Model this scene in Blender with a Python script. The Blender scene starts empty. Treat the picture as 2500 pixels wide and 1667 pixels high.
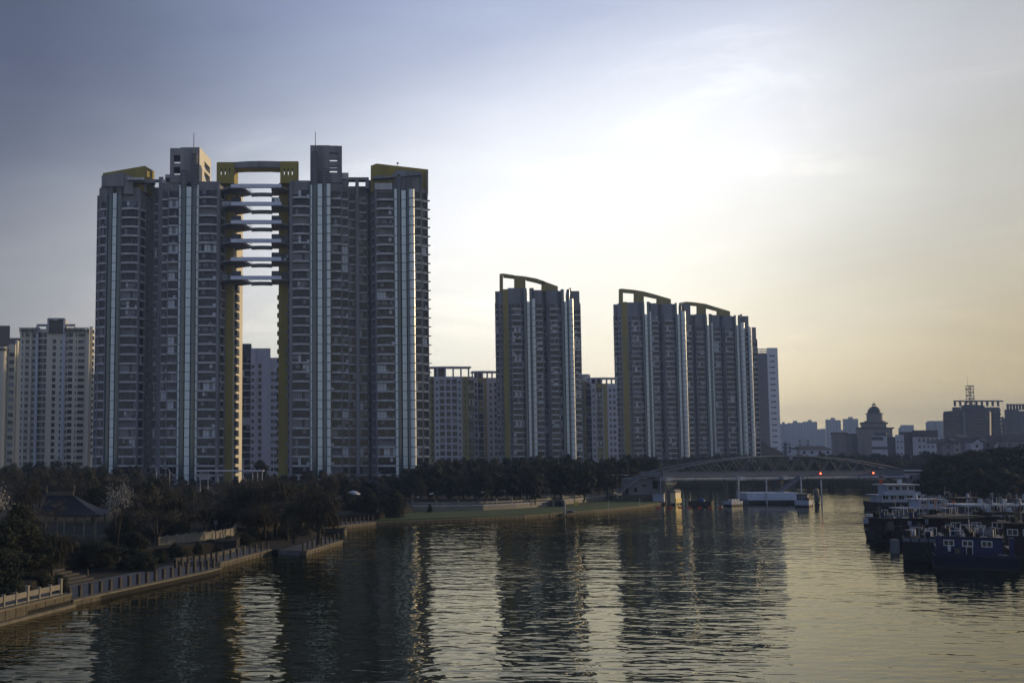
import bpy, bmesh, math, random
from mathutils import Vector, Matrix, Euler
R = math.radians
rnd = random.Random(7)
scene = bpy.context.scene
COL = scene.collection

# ---------------------------------------------------------------- camera
F, PX0, PY0, TH, H = 2500.0, 750.0, 908.0, math.atan(0.08), 11.0   # focal length and principal point in photo pixels (2500 wide)
cam = bpy.data.cameras.new('camera')
cam.sensor_width = 36.0; cam.sensor_fit = 'HORIZONTAL'
cam.lens = 36.0 * F / 2500.0
cam.shift_x = (1250 - PX0) / 2500.0
cam.shift_y = -(833.5 - PY0) / 2500.0
cam.clip_start = 0.5; cam.clip_end = 20000
co = bpy.data.objects.new('camera', cam); COL.objects.link(co)
co.location = (0, 0, H); co.rotation_euler = (R(90) + TH, 0, 0)
scene.camera = co
ct, st = math.cos(TH), math.sin(TH)

def W(px, py, Y):
    """photo pixel + forward distance -> world point"""
    v = (PY0 - py) / F
    dz = Y * (v * ct + st) / (ct - v * st)
    fwd = Y * ct + dz * st
    return Vector(((px - PX0) / F * fwd, Y, H + dz))
def G(px, py, z=0.0):
    """photo pixel -> world point on the level z"""
    a = W(px, py, 1.0); dz = a.z - H
    Y = (z - H) / dz
    return W(px, py, Y)
def ZY(py, Y): return W(PX0, py, Y).z

# ---------------------------------------------------------------- world, sun, exposure
SUN_AZ, SUN_EL = R(71), R(9)            # azimuth to the right of the view direction (+Y)
world = bpy.data.worlds.new('World'); scene.world = world
world.use_nodes = True
nt = world.node_tree; nt.nodes.clear()
def N(t, tree=None, **kw):
    n = (tree or nt).nodes.new(t)
    for k, v in kw.items(): setattr(n, k, v)
    return n
def math_(tree, op, a, b=None, c=None, clamp=False):
    n = tree.nodes.new('ShaderNodeMath'); n.operation = op; n.use_clamp = clamp
    for i, v in enumerate((a, b, c)):
        if v is None: continue
        if isinstance(v, (int, float)): n.inputs[i].default_value = v
        else: tree.links.new(v, n.inputs[i])
    return n.outputs[0]
def ramp(tree, fac, stops, interp='LINEAR'):
    n = tree.nodes.new('ShaderNodeValToRGB'); cr = n.color_ramp; cr.interpolation = interp
    while len(cr.elements) > 1: cr.elements.remove(cr.elements[-1])
    cr.elements[0].position = stops[0][0]; cr.elements[0].color = (*stops[0][1], 1)
    for p, c in stops[1:]:
        e = cr.elements.new(p); e.color = (*c, 1)
    tree.links.new(fac, n.inputs[0])
    return n.outputs[0]
tc = N('ShaderNodeTexCoord')
nrm = N('ShaderNodeVectorMath', operation='NORMALIZE'); nt.links.new(tc.outputs['Generated'], nrm.inputs[0])
sep = N('ShaderNodeSeparateXYZ'); nt.links.new(nrm.outputs[0], sep.inputs[0])
el = math_(nt, 'ARCSINE', sep.outputs[2])                       # elevation, radians
az = math_(nt, 'MULTIPLY', math_(nt, 'ARCTAN2', sep.outputs[0], sep.outputs[1]), 180 / math.pi)     # degrees right of the view direction
eld = math_(nt, 'MULTIPLY', el, 180 / math.pi)
nz = N('ShaderNodeTexNoise'); nz.inputs['Scale'].default_value = 1.9; nz.inputs['Detail'].default_value = 5; nz.inputs['Roughness'].default_value = .55
mpn = N('ShaderNodeMapping'); mpn.inputs['Scale'].default_value = (1, 1, 3.2); mpn.inputs['Rotation'].default_value = (0, .12, 0)
nt.links.new(nrm.outputs[0], mpn.inputs[0]); nt.links.new(mpn.outputs[0], nz.inputs[0])
u = math_(nt, 'SUBTRACT', az, 20.0)                               # angle from the glow
uw = math_(nt, 'ADD', u, math_(nt, 'MULTIPLY_ADD', nz.outputs[0], 9.0, -4.5))
SKY_AZ = [(-200, (.42, .49, .63)), (-120, (.42, .49, .63)), (-80, (.24, .28, .38)), (-55, (.18, .20, .25)), (-45, (.25, .265, .31)), (-36, (.335, .345, .375)), (-30, (.49, .50, .52)), (-26, (.65, .66, .68)), (-20, (.90, .91, .92)), (-15, (1.05, 1.055, 1.065)), (-9, (1.16, 1.165, 1.175)),
          (0, (1.16, 1.165, 1.175)), (4, (1.05, 1.055, 1.07)), (8, (.84, .85, .865)), (12, (.65, .655, .665)), (17, (.53, .535, .54)), (30, (.42, .42, .43)), (60, (.36, .38, .42)), (100, (.34, .40, .52)), (160, (.42, .49, .63))]
glow = ramp(nt, math_(nt, 'DIVIDE', math_(nt, 'ADD', uw, 200.0), 360.0), [((a + 200) / 360, c) for a, c in SKY_AZ])
ee = math_(nt, 'SUBTRACT', eld, math_(nt, 'MULTIPLY', math_(nt, 'MINIMUM', math_(nt, 'MAXIMUM', u, -40.0), 20.0), 0.20))
ee = math_(nt, 'ADD', ee, math_(nt, 'MULTIPLY_ADD', nz.outputs[0], -3.0, 1.5))
SKY_EL = [(-6, (1.14, .92, .50)), (0, (1.17, .955, .55)), (2.5, (1.17, .99, .65)), (5, (1.12, 1.005, .77)), (8, (1.06, 1.015, .87)), (12, (1.02, 1.0, .94)), (15, (1.0, 1.0, 1.01)), (18, (.89, .91, .96)), (21, (.68, .72, .82)), (24, (.46, .51, .66)), (28, (.33, .385, .56)), (36, (.25, .32, .48)), (60, (.30, .36, .48)), (92, (.34, .40, .50))]
tint = ramp(nt, math_(nt, 'DIVIDE', math_(nt, 'ADD', ee, 4.0), 96.0), [((a + 4) / 96, c) for a, c in SKY_EL])
nw = N('ShaderNodeTexNoise'); nw.inputs['Scale'].default_value = 4.5; nw.inputs['Detail'].default_value = 7; nw.inputs['Roughness'].default_value = .6; nw.inputs['Distortion'].default_value = .6
mpw = N('ShaderNodeMapping'); mpw.inputs['Scale'].default_value = (1, 1, 3.5); mpw.inputs['Rotation'].default_value = (.1, .25, 0)
nt.links.new(nrm.outputs[0], mpw.inputs[0]); nt.links.new(mpw.outputs[0], nw.inputs[0])
wisp = ramp(nt, nw.outputs[0], [(.40, (.97, .97, .975)), (.56, (1.0, 1.0, 1.0)), (.72, (1.16, 1.14, 1.11))])
wm = N('ShaderNodeMix', data_type='RGBA', blend_type='MULTIPLY'); wm.inputs[0].default_value = 1
nt.links.new(glow, wm.inputs[6]); nt.links.new(wisp, wm.inputs[7]); glow = wm.outputs[2]
mul = N('ShaderNodeMix', data_type='RGBA', blend_type='MULTIPLY'); mul.inputs[0].default_value = 1
nt.links.new(glow, mul.inputs[6]); nt.links.new(tint, mul.inputs[7])
bg1 = N('ShaderNodeBackground'); nt.links.new(mul.outputs[2], bg1.inputs[0]); bg1.inputs[1].default_value = 1.0
skyt = N('ShaderNodeTexSky'); skyt.sky_type = 'NISHITA'; skyt.sun_disc = False
skyt.sun_elevation = SUN_EL; skyt.sun_rotation = SUN_AZ; skyt.air_density = 1.3; skyt.dust_density = 2.0
bg2 = N('ShaderNodeBackground'); nt.links.new(skyt.outputs[0], bg2.inputs[0]); bg2.inputs[1].default_value = 0.006
add = N('ShaderNodeAddShader'); nt.links.new(bg1.outputs[0], add.inputs[0]); nt.links.new(bg2.outputs[0], add.inputs[1])
wo = N('ShaderNodeOutputWorld'); nt.links.new(add.outputs[0], wo.inputs[0])
world.cycles_visibility.camera = True

sl = bpy.data.lights.new('sun', 'SUN'); sl.energy = 3.4; sl.angle = R(0.6); sl.color = (1.0, .74, .42)
so = bpy.data.objects.new('sun', sl); COL.objects.link(so)
sdir = Vector((math.sin(SUN_AZ) * math.cos(SUN_EL), math.cos(SUN_AZ) * math.cos(SUN_EL), math.sin(SUN_EL)))
so.rotation_euler = sdir.to_track_quat('Z', 'Y').to_euler(); so.location = (200, 150, 120)

vs = scene.view_settings
scene.display_settings.display_device = 'sRGB'
vs.view_transform = 'Standard'; vs.look = 'None'; vs.exposure = 0.0; vs.gamma = 1.0; vs.use_curve_mapping = False
cy = scene.cycles
cy.max_bounces = 5; cy.diffuse_bounces = 2; cy.glossy_bounces = 3; cy.transmission_bounces = 3; cy.volume_bounces = 0; cy.transparent_max_bounces = 6
cy.caustics_reflective = False; cy.caustics_refractive = False
cy.use_denoising = True
cy.sample_clamp_indirect = 4.0

# ---------------------------------------------------------------- materials
MATS = {}
def mat(name, col, rough=0.8, var=0.0, vscale=1.0, spec=0.3, metal=0.0, stretch=(1, 1, 1), col2=None, emit=None, bump=0.0):
    m = bpy.data.materials.new(name); m.use_nodes = True
    t = m.node_tree; b = t.nodes['Principled BSDF']
    b.inputs['Base Color'].default_value = (*col, 1); b.inputs['Roughness'].default_value = rough
    b.inputs['Specular IOR Level'].default_value = spec; b.inputs['Metallic'].default_value = metal
    if emit: b.inputs['Emission Color'].default_value = (*emit[0], 1); b.inputs['Emission Strength'].default_value = emit[1]
    if var or col2:
        g = t.nodes.new('ShaderNodeNewGeometry'); mp = t.nodes.new('ShaderNodeMapping'); mp.inputs['Scale'].default_value = stretch
        t.links.new(g.outputs['Position'], mp.inputs[0])
        n = t.nodes.new('ShaderNodeTexNoise'); n.inputs['Scale'].default_value = vscale; n.inputs['Detail'].default_value = 5
        n.inputs['Roughness'].default_value = 0.62
        t.links.new(mp.outputs[0], n.inputs[0])
        c2 = col2 or tuple(c * (1 + var) for c in col); c1 = col if col2 else tuple(c * (1 - var) for c in col)
        o = ramp(t, n.outputs[0], [(0.3, c1), (0.7, c2)])
        t.links.new(o, b.inputs['Base Color'])
        if bump:
            bp = t.nodes.new('ShaderNodeBump'); bp.inputs['Distance'].default_value = bump; t.links.new(n.outputs[0], bp.inputs['Height'])
            t.links.new(bp.outputs[0], b.inputs['Normal'])
    MATS[name] = m
    return m
mat('concrete', (.20, .205, .23), .85, .26, .45, stretch=(1, 1, .12))
mat('concrete_light', (.45, .455, .49), .8, .2, .5, stretch=(1, 1, .3))
mat('concrete_dark', (.07, .073, .09), .85, .2, .4)
mat('olive_paint', (.27, .22, .05), .75, .22, .25, stretch=(1, 1, .2))
mat('pane_dark', (.005, .006, .010), .08, spec=.45)
mat('pane_mid', (.024, .028, .040), .10, spec=.5)
mat('pane_grey', (.13, .145, .19), .15, spec=.6)
mat('pane_pale', (.50, .55, .64), .2, spec=.5)
mat('frame_dark', (.03, .03, .036), .5)
mat('frame_white', (.5, .5, .52), .5)
mat('lift_glass', (.04, .07, .08), .10, spec=.9)
mat('pale_glass', (.70, .80, .84), .12, .18, .12, spec=.9, stretch=(1, 1, .3))
mat('fin', (.70, .76, .78), .25, spec=.9)
mat('metal_blue', (.55, .60, .78), .4, .1, .6, spec=.6)
mat('white_wall', (.47, .48, .56), .85, .07, .3, stretch=(1, 1, .3))
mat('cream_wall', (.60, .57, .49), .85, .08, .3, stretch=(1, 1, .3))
mat('pure_white', (.72, .74, .82), .7, .05, .3)
mat('yellow_wall', (.30, .255, .09), .8, .1, .3)
mat('mauve_wall', (.20, .19, .23), .85, .08, .3)
mat('brown_wall', (.12, .09, .085), .85, .1, .4)
mat('dark_block', (.055, .058, .075), .6, .12, .2)
mat('dome_dark', (.055, .055, .065), .6, .1, .3)
mat('stone_civic', (.22, .21, .20), .85, .12, .3)
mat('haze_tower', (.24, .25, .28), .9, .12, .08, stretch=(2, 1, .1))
mat('roof_dark', (.06, .055, .065), .8, .2, .6)
mat('tile_blue', (.010, .011, .021), .55, .25, 1.5)
mat('stone', (.088, .078, .060), .85, .35, 1.6, bump=.03)
mat('stone_pale', (.20, .188, .162), .8, .2, 1.2)
mat('stone_edge', (.13, .116, .09), .8, .3, 1.4)
mat('post_stone', (.06, .055, .047), .85, .3, 2.0)
mat('paving', (.095, .098, .11), .8, .2, 1.2)
mat('soil', (.016, .0155, .012), .95, .3, .6)
mat('grass', (.050, .085, .026), .95, col2=(.026, .052, .016), vscale=.35, bump=.05)
mat('leaf_dark', (.016, .022, .013), .75, .35, .35)
mat('leaf_green', (.026, .034, .015), .75, .35, .35)
mat('leaf_olive', (.040, .041, .019), .75, .3, .35)
mat('twig_brown', (.055, .047, .033), .85, .3, .5)
mat('twig_grey', (.055, .052, .044), .85, .3, .5)
mat('bark', (.04, .034, .028), .9, .3, 3)
mat('bark_pale', (.16, .15, .14), .9, .3, 3)
mat('blossom', (.42, .42, .41), .6)
mat('steel', (.145, .158, .19), .6, .12, .8, spec=.3)
mat('steel_dark', (.075, .08, .095), .55, .15, .8)
mat('pipe_white', (.36, .38, .43), .55, col2=(.20, .195, .19), vscale=.8, stretch=(1, 1, .4))
mat('hull_white', (.34, .38, .48), .5, .12, .5)
mat('pontoon_paint', (.50, .56, .70), .5, .12, .5)
mat('hull_dark', (.022, .022, .028), .5, .3, .7)
mat('hull_rust', (.028, .019, .017), .7, .3, .9)
mat('boat_blue', (.013, .024, .075), .5, .22, .6)
mat('boat_blue_dark', (.007, .011, .034), .5, .25, .6)
mat('tarp_blue', (.04, .06, .20), .6)
mat('deck', (.045, .038, .032), .8, .3, 1.2)
mat('canvas_grey', (.045, .043, .042), .8, .3, .8)
mat('white_paint', (.42, .45, .52), .45, .08, .8)
mat('red_paint', (.45, .06, .03), .5)
mat('orange_paint', (.6, .16, .04), .5)
mat('yellow_paint', (.62, .46, .06), .5)
mat('gold_panel', (.72, .60, .36), .45, .12, .6)
mat('rubber', (.012, .012, .012), .7)
mat('red_lamp', (.6, .05, .02), .4, emit=((1.0, .12, .05), 6.0))
mat('warm_lamp', (.8, .8, .7), .4, emit=((1.0, .85, .6), 2.5))
mat('feather', (.8, .8, .8), .6)

# ---------------------------------------------------------------- mesh helper
class MB:
    def __init__(s): s.v = []; s.f = []; s.m = []; s.smooth = []
    def add(s, vs, fs, m, sm=False):
        o = len(s.v); s.v += [tuple(v) for v in vs]
        for f in fs: s.f.append(tuple(o + i for i in f)); s.m.append(m); s.smooth.append(sm)
        return s
    def box(s, x0, x1, y0, y1, z0, z1, m):
        return s.prism([(x0, y0), (x1, y0), (x1, y1), (x0, y1)], z0, z1, m)
    def prism(s, poly, z0, z1, m, ztop=None):
        n = len(poly)
        a = sum(poly[i][0] * poly[(i + 1) % n][1] - poly[(i + 1) % n][0] * poly[i][1] for i in range(n))
        if a < 0: poly = poly[::-1]; ztop = ztop[::-1] if ztop else None
        tz = ztop or [z1] * n
        vs = [(p[0], p[1], z0) for p in poly] + [(p[0], p[1], tz[i]) for i, p in enumerate(poly)]
        fs = [tuple(range(n))[::-1], tuple(range(n, 2 * n))] + [(i, (i + 1) % n, n + (i + 1) % n, n + i) for i in range(n)]
        return s.add(vs, fs, m)
    def obox(s, c, hx, hy, z0, z1, ang, m):
        ca, sa = math.cos(ang), math.sin(ang)
        return s.prism([(c[0] + ca * x - sa * y, c[1] + sa * x + ca * y) for x, y in ((-hx, -hy), (hx, -hy), (hx, hy), (-hx, hy))], z0, z1, m)
    def elev(s, poly, y0, y1, m, sh=0.0):
        """outline in x,z extruded from y0 (near) to y1 (far)"""
        n = len(poly)
        a = sum(poly[i][0] * poly[(i + 1) % n][1] - poly[(i + 1) % n][0] * poly[i][1] for i in range(n))
        if a < 0: poly = poly[::-1]
        vs = [(p[0], y0, p[1]) for p in poly] + [(p[0] + sh, y1, p[1]) for p in poly]
        fs = [tuple(range(n)), tuple(range(n, 2 * n))[::-1]] + [(i, n + i, n + (i + 1) % n, (i + 1) % n) for i in range(n)]
        return s.add(vs, fs, m)
    def cyl(s, p0, p1, r0, r1=None, n=8, m='steel', cap=True, sm=True):
        p0 = Vector(p0); p1 = Vector(p1); r1 = r0 if r1 is None else r1
        d = (p1 - p0)
        if d.length < 1e-6: return s
        q = d.to_track_quat('Z', 'Y'); vs = []
        for p, r in ((p0, r0), (p1, r1)):
            for i in range(n):
                a = 2 * math.pi * i / n
                vs.append(p + q @ Vector((r * math.cos(a), r * math.sin(a), 0)))
        s.add(vs, [(i, (i + 1) % n, n + (i + 1) % n, n + i) for i in range(n)], m, sm)
        if cap: s.add(vs, [tuple(range(n))[::-1], tuple(range(n, 2 * n))], m)
        return s
    def path(s, pts, r, n=5, m='steel'):
        for a, b in zip(pts, pts[1:]): s.cyl(a, b, r, r, n, m)
        return s
    def lathe(s, c, prof, n, m, sm=True):
        vs = []
        for r, z in prof:
            for i in range(n):
                a = 2 * math.pi * i / n; vs.append((c[0] + r * math.cos(a), c[1] + r * math.sin(a), c[2] + z))
        fs = []
        for k in range(len(prof) - 1):
            for i in range(n):
                j = (i + 1) % n; fs.append((k * n + i, k * n + j, (k + 1) * n + j, (k + 1) * n + i))
        s.add(vs, fs, m, sm)
        s.add(vs, [tuple(range(n))[::-1], tuple(range((len(prof) - 1) * n, len(prof) * n))], m)
        return s
    def quad(s, a, b, c, d, m): return s.add([a, b, c, d], [(0, 1, 2, 3)], m)
    def merge(s, o, M):
        return_v = [tuple(M @ Vector(v)) for v in o.v]; off = len(s.v); s.v += return_v
        for f, m, sm in zip(o.f, o.m, o.smooth): s.f.append(tuple(off + i for i in f)); s.m.append(m); s.smooth.append(sm)
        return s
    def mesh(s, name, off=Vector((0, 0, 0))):
        me = bpy.data.meshes.new(name)
        me.from_pydata([(v[0] - off[0], v[1] - off[1], v[2] - off[2]) for v in s.v], [], s.f)
        names = list(dict.fromkeys(s.m))
        for n in names: me.materials.append(MATS[n])
        ix = {n: i for i, n in enumerate(names)}
        me.polygons.foreach_set('material_index', [ix[m] for m in s.m])
        me.polygons.foreach_set('use_smooth', s.smooth)
        me.update()
        return me
    def build(s, name, parent=None, kind=None, at=None):
        """at: origin of a top-level mesh; children use their top thing's origin"""
        off = Vector((0, 0, 0))
        if parent is not None:
            off = Vector(parent['_o'])
        elif at is not None: off = Vector(at)
        o = bpy.data.objects.new(name, s.mesh(name, off)); COL.objects.link(o)
        o['_o'] = tuple(off)
        if parent is not None: o.parent = parent
        else: o.location = off
        if kind: o['kind'] = kind
        return o
def thing(name, label, cat, loc, group=None):
    o = bpy.data.objects.new(name, None); COL.objects.link(o); o.location = loc; o['_o'] = tuple(loc); o.empty_display_size = .5
    o['label'] = label; o['category'] = cat
    if group: o['group'] = group
    return o
def tag(o, label=None, cat=None, group=None, kind=None):
    if label: o['label'] = label
    if cat: o['category'] = cat
    if group: o['group'] = group
    if kind: o['kind'] = kind
    return o

# ---------------------------------------------------------------- haze
mh = bpy.data.materials.new('haze_air'); mh.use_nodes = True
t = mh.node_tree; t.nodes.remove(t.nodes['Principled BSDF'])
pv = t.nodes.new('ShaderNodeVolumePrincipled'); pv.inputs['Color'].default_value = (.36, .52, .86, 1); pv.inputs['Density'].default_value = 0.00028
pv.inputs['Anisotropy'].default_value = 0.0
t.links.new(pv.outputs[0], t.nodes['Material Output'].inputs['Volume'])
MATS['haze'] = mh
haze = MB().box(-1500, 2400, -40, 2750, -3, 128, 'haze').build('haze', kind='stuff', at=(0, 0, 0))
haze['label'] = 'pale evening haze in the air over the river and the city'

# ---------------------------------------------------------------- water and ground
def nodes_water():
    m = bpy.data.materials.new('river_water'); m.use_nodes = True
    t = m.node_tree; b = t.nodes['Principled BSDF']
    b.inputs['Base Color'].default_value = (.014, .019, .012, 1); b.inputs['Roughness'].default_value = .012; b.inputs['IOR'].default_value = 1.33; b.inputs['Specular Tint'].default_value = (1.0, .95, .80, 1)
    g = t.nodes.new('ShaderNodeNewGeometry')
    def noise(scale, sx, sy, rot, det, dist=0.0):
        mp = t.nodes.new('ShaderNodeMapping'); mp.inputs['Scale'].default_value = (sx, sy, 1); mp.inputs['Rotation'].default_value = (0, 0, rot)
        t.links.new(g.outputs['Position'], mp.inputs[0])
        n = t.nodes.new('ShaderNodeTexNoise'); n.inputs['Scale'].default_value = scale; n.inputs['Detail'].default_value = det
        n.inputs['Distortion'].default_value = dist
        t.links.new(mp.outputs[0], n.inputs[0]); return n.outputs[0]
    a = noise(0.62, 1.0, 2.0, R(5), 1.5, 0.3)
    b2 = noise(0.20, 1.0, 1.9, R(-7), 1.0)
    c = noise(1.6, 1, 1.4, R(20), 1.0)
    big = noise(0.018, 1, 1.6, 0, 3.0)
    amp = ramp(t, big, [(0.34, (.34,) * 3), (0.64, (1.25,) * 3)])
    h = math_(t, 'MULTIPLY', a, 0.070)
    h = math_(t, 'MULTIPLY_ADD', b2, 0.115, h)
    h = math_(t, 'MULTIPLY_ADD', c, 0.006, h)
    h = math_(t, 'MULTIPLY', h, amp)
    sp = t.nodes.new('ShaderNodeSeparateXYZ'); t.links.new(g.outputs['Position'], sp.inputs[0])
    calm = ramp(t, math_(t, 'DIVIDE', sp.outputs[1], 400.0), [(0.30, (1, 1, 1)), (0.50, (.7, .7, .7)), (0.585, (.3, .3, .3)), (1.0, (.2, .2, .2))])   # sheltered, calmer water towards and beyond the bridge
    h = math_(t, 'MULTIPLY', h, calm)
    bp = t.nodes.new('ShaderNodeBump'); bp.inputs['Strength'].default_value = 1; bp.inputs['Distance'].default_value = 1.0
    t.links.new(h, bp.inputs['Height']); t.links.new(bp.outputs[0], b.inputs['Normal'])
    fr = t.nodes.new('ShaderNodeFresnel'); fr.inputs['IOR'].default_value = 1.33; t.links.new(bp.outputs[0], fr.inputs['Normal'])
    gl = t.nodes.new('ShaderNodeBsdfGlossy'); gl.inputs['Color'].default_value = (.88, .84, .68, 1); gl.inputs['Roughness'].default_value = .012; t.links.new(bp.outputs[0], gl.inputs['Normal'])
    df = t.nodes.new('ShaderNodeBsdfDiffuse'); df.inputs['Color'].default_value = (.010, .015, .010, 1)
    mx = t.nodes.new('ShaderNodeMixShader'); t.links.new(fr.outputs[0], mx.inputs[0]); t.links.new(df.outputs[0], mx.inputs[1]); t.links.new(gl.outputs[0], mx.inputs[2])
    t.nodes.remove(b); t.links.new(mx.outputs[0], t.nodes['Material Output'].inputs['Surface'])
    MATS['water'] = m
nodes_water()
MB().quad((-400, -30, 0), (900, -30, 0), (900, 700, 0), (-400, 700, 0), 'water').build('water', kind='structure')

def xy(p): return (p.x, p.y)
BANK = [(-220, 1583), (0, 1524), (174, 1480), (500, 1408), (538, 1398), (536, 1386), (665, 1350), (747, 1356), (836, 1328), (739, 1303), (918, 1281),
        (1000, 1278), (1150, 1272), (1280, 1265), (1380, 1257), (1450, 1252), (1500, 1247), (1560, 1241), (1616, 1232), (1600, 1219), (1622, 1196), (1652, 1178)]
bank = [xy(G(*p)) for p in BANK]
FARY = G(1800, 1175).y
land = [(-60, 5)] + bank + [(G(1900, 1174).x, FARY + 4), (G(2245, 1175).x, FARY), xy(G(2238, 1216)), xy(G(2300, 1222)), (G(2500, 1240).x + 4, G(2500, 1240).y), (135, 160), (118, 120), (100, 80), (90, 5),
        (6000, 5), (6000, 9000), (-6000, 9000), (-6000, 5)]
MB().prism(land, -1.5, 0.45, 'soil').build('ground', kind='structure')

# raised ground under the parks and streets, one terrace with its retaining edge hidden by planting
def terr(name, pts, z, m='soil', z0=.3):
    return MB().prism([xy(p) if hasattr(p, 'x') else p for p in pts], z0, z, m).build(name, kind='structure')

# ---------------------------------------------------------------- windows
WCACHE = {}
def win_mb(w, h, style, var):
    k = (round(w, 2), round(h, 2), style, var)
    if k in WCACHE: return WCACHE[k]
    r = random.Random(hash((int(w * 100), int(h * 100), style, var)) & 0xffff)
    mb = MB()
    if style == 'punch':                    # single window in a wall
        mb.box(-w / 2, w / 2, -.04, .02, 0, h, 'frame_dark')
        cols, rows = (2 if w > .9 else 1), [0, .62, 1]
        fr = .07; proud = -.06
        bag = ['pane_dark'] * 6 + ['pane_mid'] * 3 + ['pane_grey']
    elif style == 'boat':
        mb.box(-w / 2, w / 2, -.05, .02, 0, h, 'frame_white')
        cols, rows, fr, proud, bag = 2, [0, 1], .09, -.07, ['pane_dark', 'pane_mid']
    else:                                   # wide glazed bay
        mb.box(-w / 2, w / 2, -.04, .02, 0, h, 'frame_dark')
        cols = max(2, int(round(w / (0.75 + .5 * r.random())))); rows = [0, .36 + .08 * r.random(), 1] if r.random() < .75 else [0, 1]
        fr = .085; proud = -.06
        kind = var % 6
        bag = {0: ['pane_dark'] * 4 + ['pane_mid'] * 2 + ['pane_grey'], 1: ['pane_dark'] * 3 + ['pane_mid'] * 3 + ['pane_grey'] * 2, 2: ['pane_dark'] * 4 + ['pane_grey'] * 2 + ['pane_pale'] * 2,
               3: ['pane_mid'] * 4 + ['pane_grey'] * 3 + ['pane_pale'] * 1, 4: ['pane_dark'] * 8 + ['pane_mid'] * 2, 5: ['pane_mid', 'pane_dark', 'pane_dark', 'pane_grey', 'pane_pale']}[kind]
    cw = (w - fr) / cols
    runm = r.choice(bag)
    for i in range(cols):
        if r.random() < .55: runm = r.choice(bag)
        for j in range(len(rows) - 1):
            m = runm if r.random() < .7 else r.choice(bag)
            x0 = -w / 2 + fr + i * cw; x1 = x0 + cw - fr
            z0 = rows[j] * (h - fr) + fr; z1 = rows[j + 1] * (h - fr)
            mb.quad((x0, proud, z0), (x1, proud, z0), (x1, proud, z1), (x0, proud, z1), m)
    WCACHE[k] = mb
    return mb
MCACHE = {}
def place_windows(root, wins, limit=100, name='window', sub=None):
    """wins: list of (x,y,z,w,h,ang,style,var) in world coordinates; the largest become parts, the rest one part"""
    wins = sorted(wins, key=lambda q: -q[3] * q[4])
    off = Vector(root['_o']); rest = MB()
    for i, (x, y, z, w, h, a, stl, var) in enumerate(wins):
        w = max(.3, round(w * 4) / 4) if w > 1.2 else round(w, 1); h = round(h * 10) / 10
        if i < limit:
            k = (w, h, stl, var)
            if k not in MCACHE: MCACHE[k] = win_mb(w, h, stl, var).mesh('window')
            o = bpy.data.objects.new(name, MCACHE[k]); o.parent = root; COL.objects.link(o)
            o.location = (x - off[0], y - off[1], z - off[2]); o.rotation_euler = (0, 0, a)
        else:
            rest.merge(win_mb(w, h, stl, var), Matrix.Translation((x, y, z)) @ Matrix.Rotation(a, 4, 'Z'))
    if rest.v: rest.build('windows', root, kind='stuff')

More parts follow.
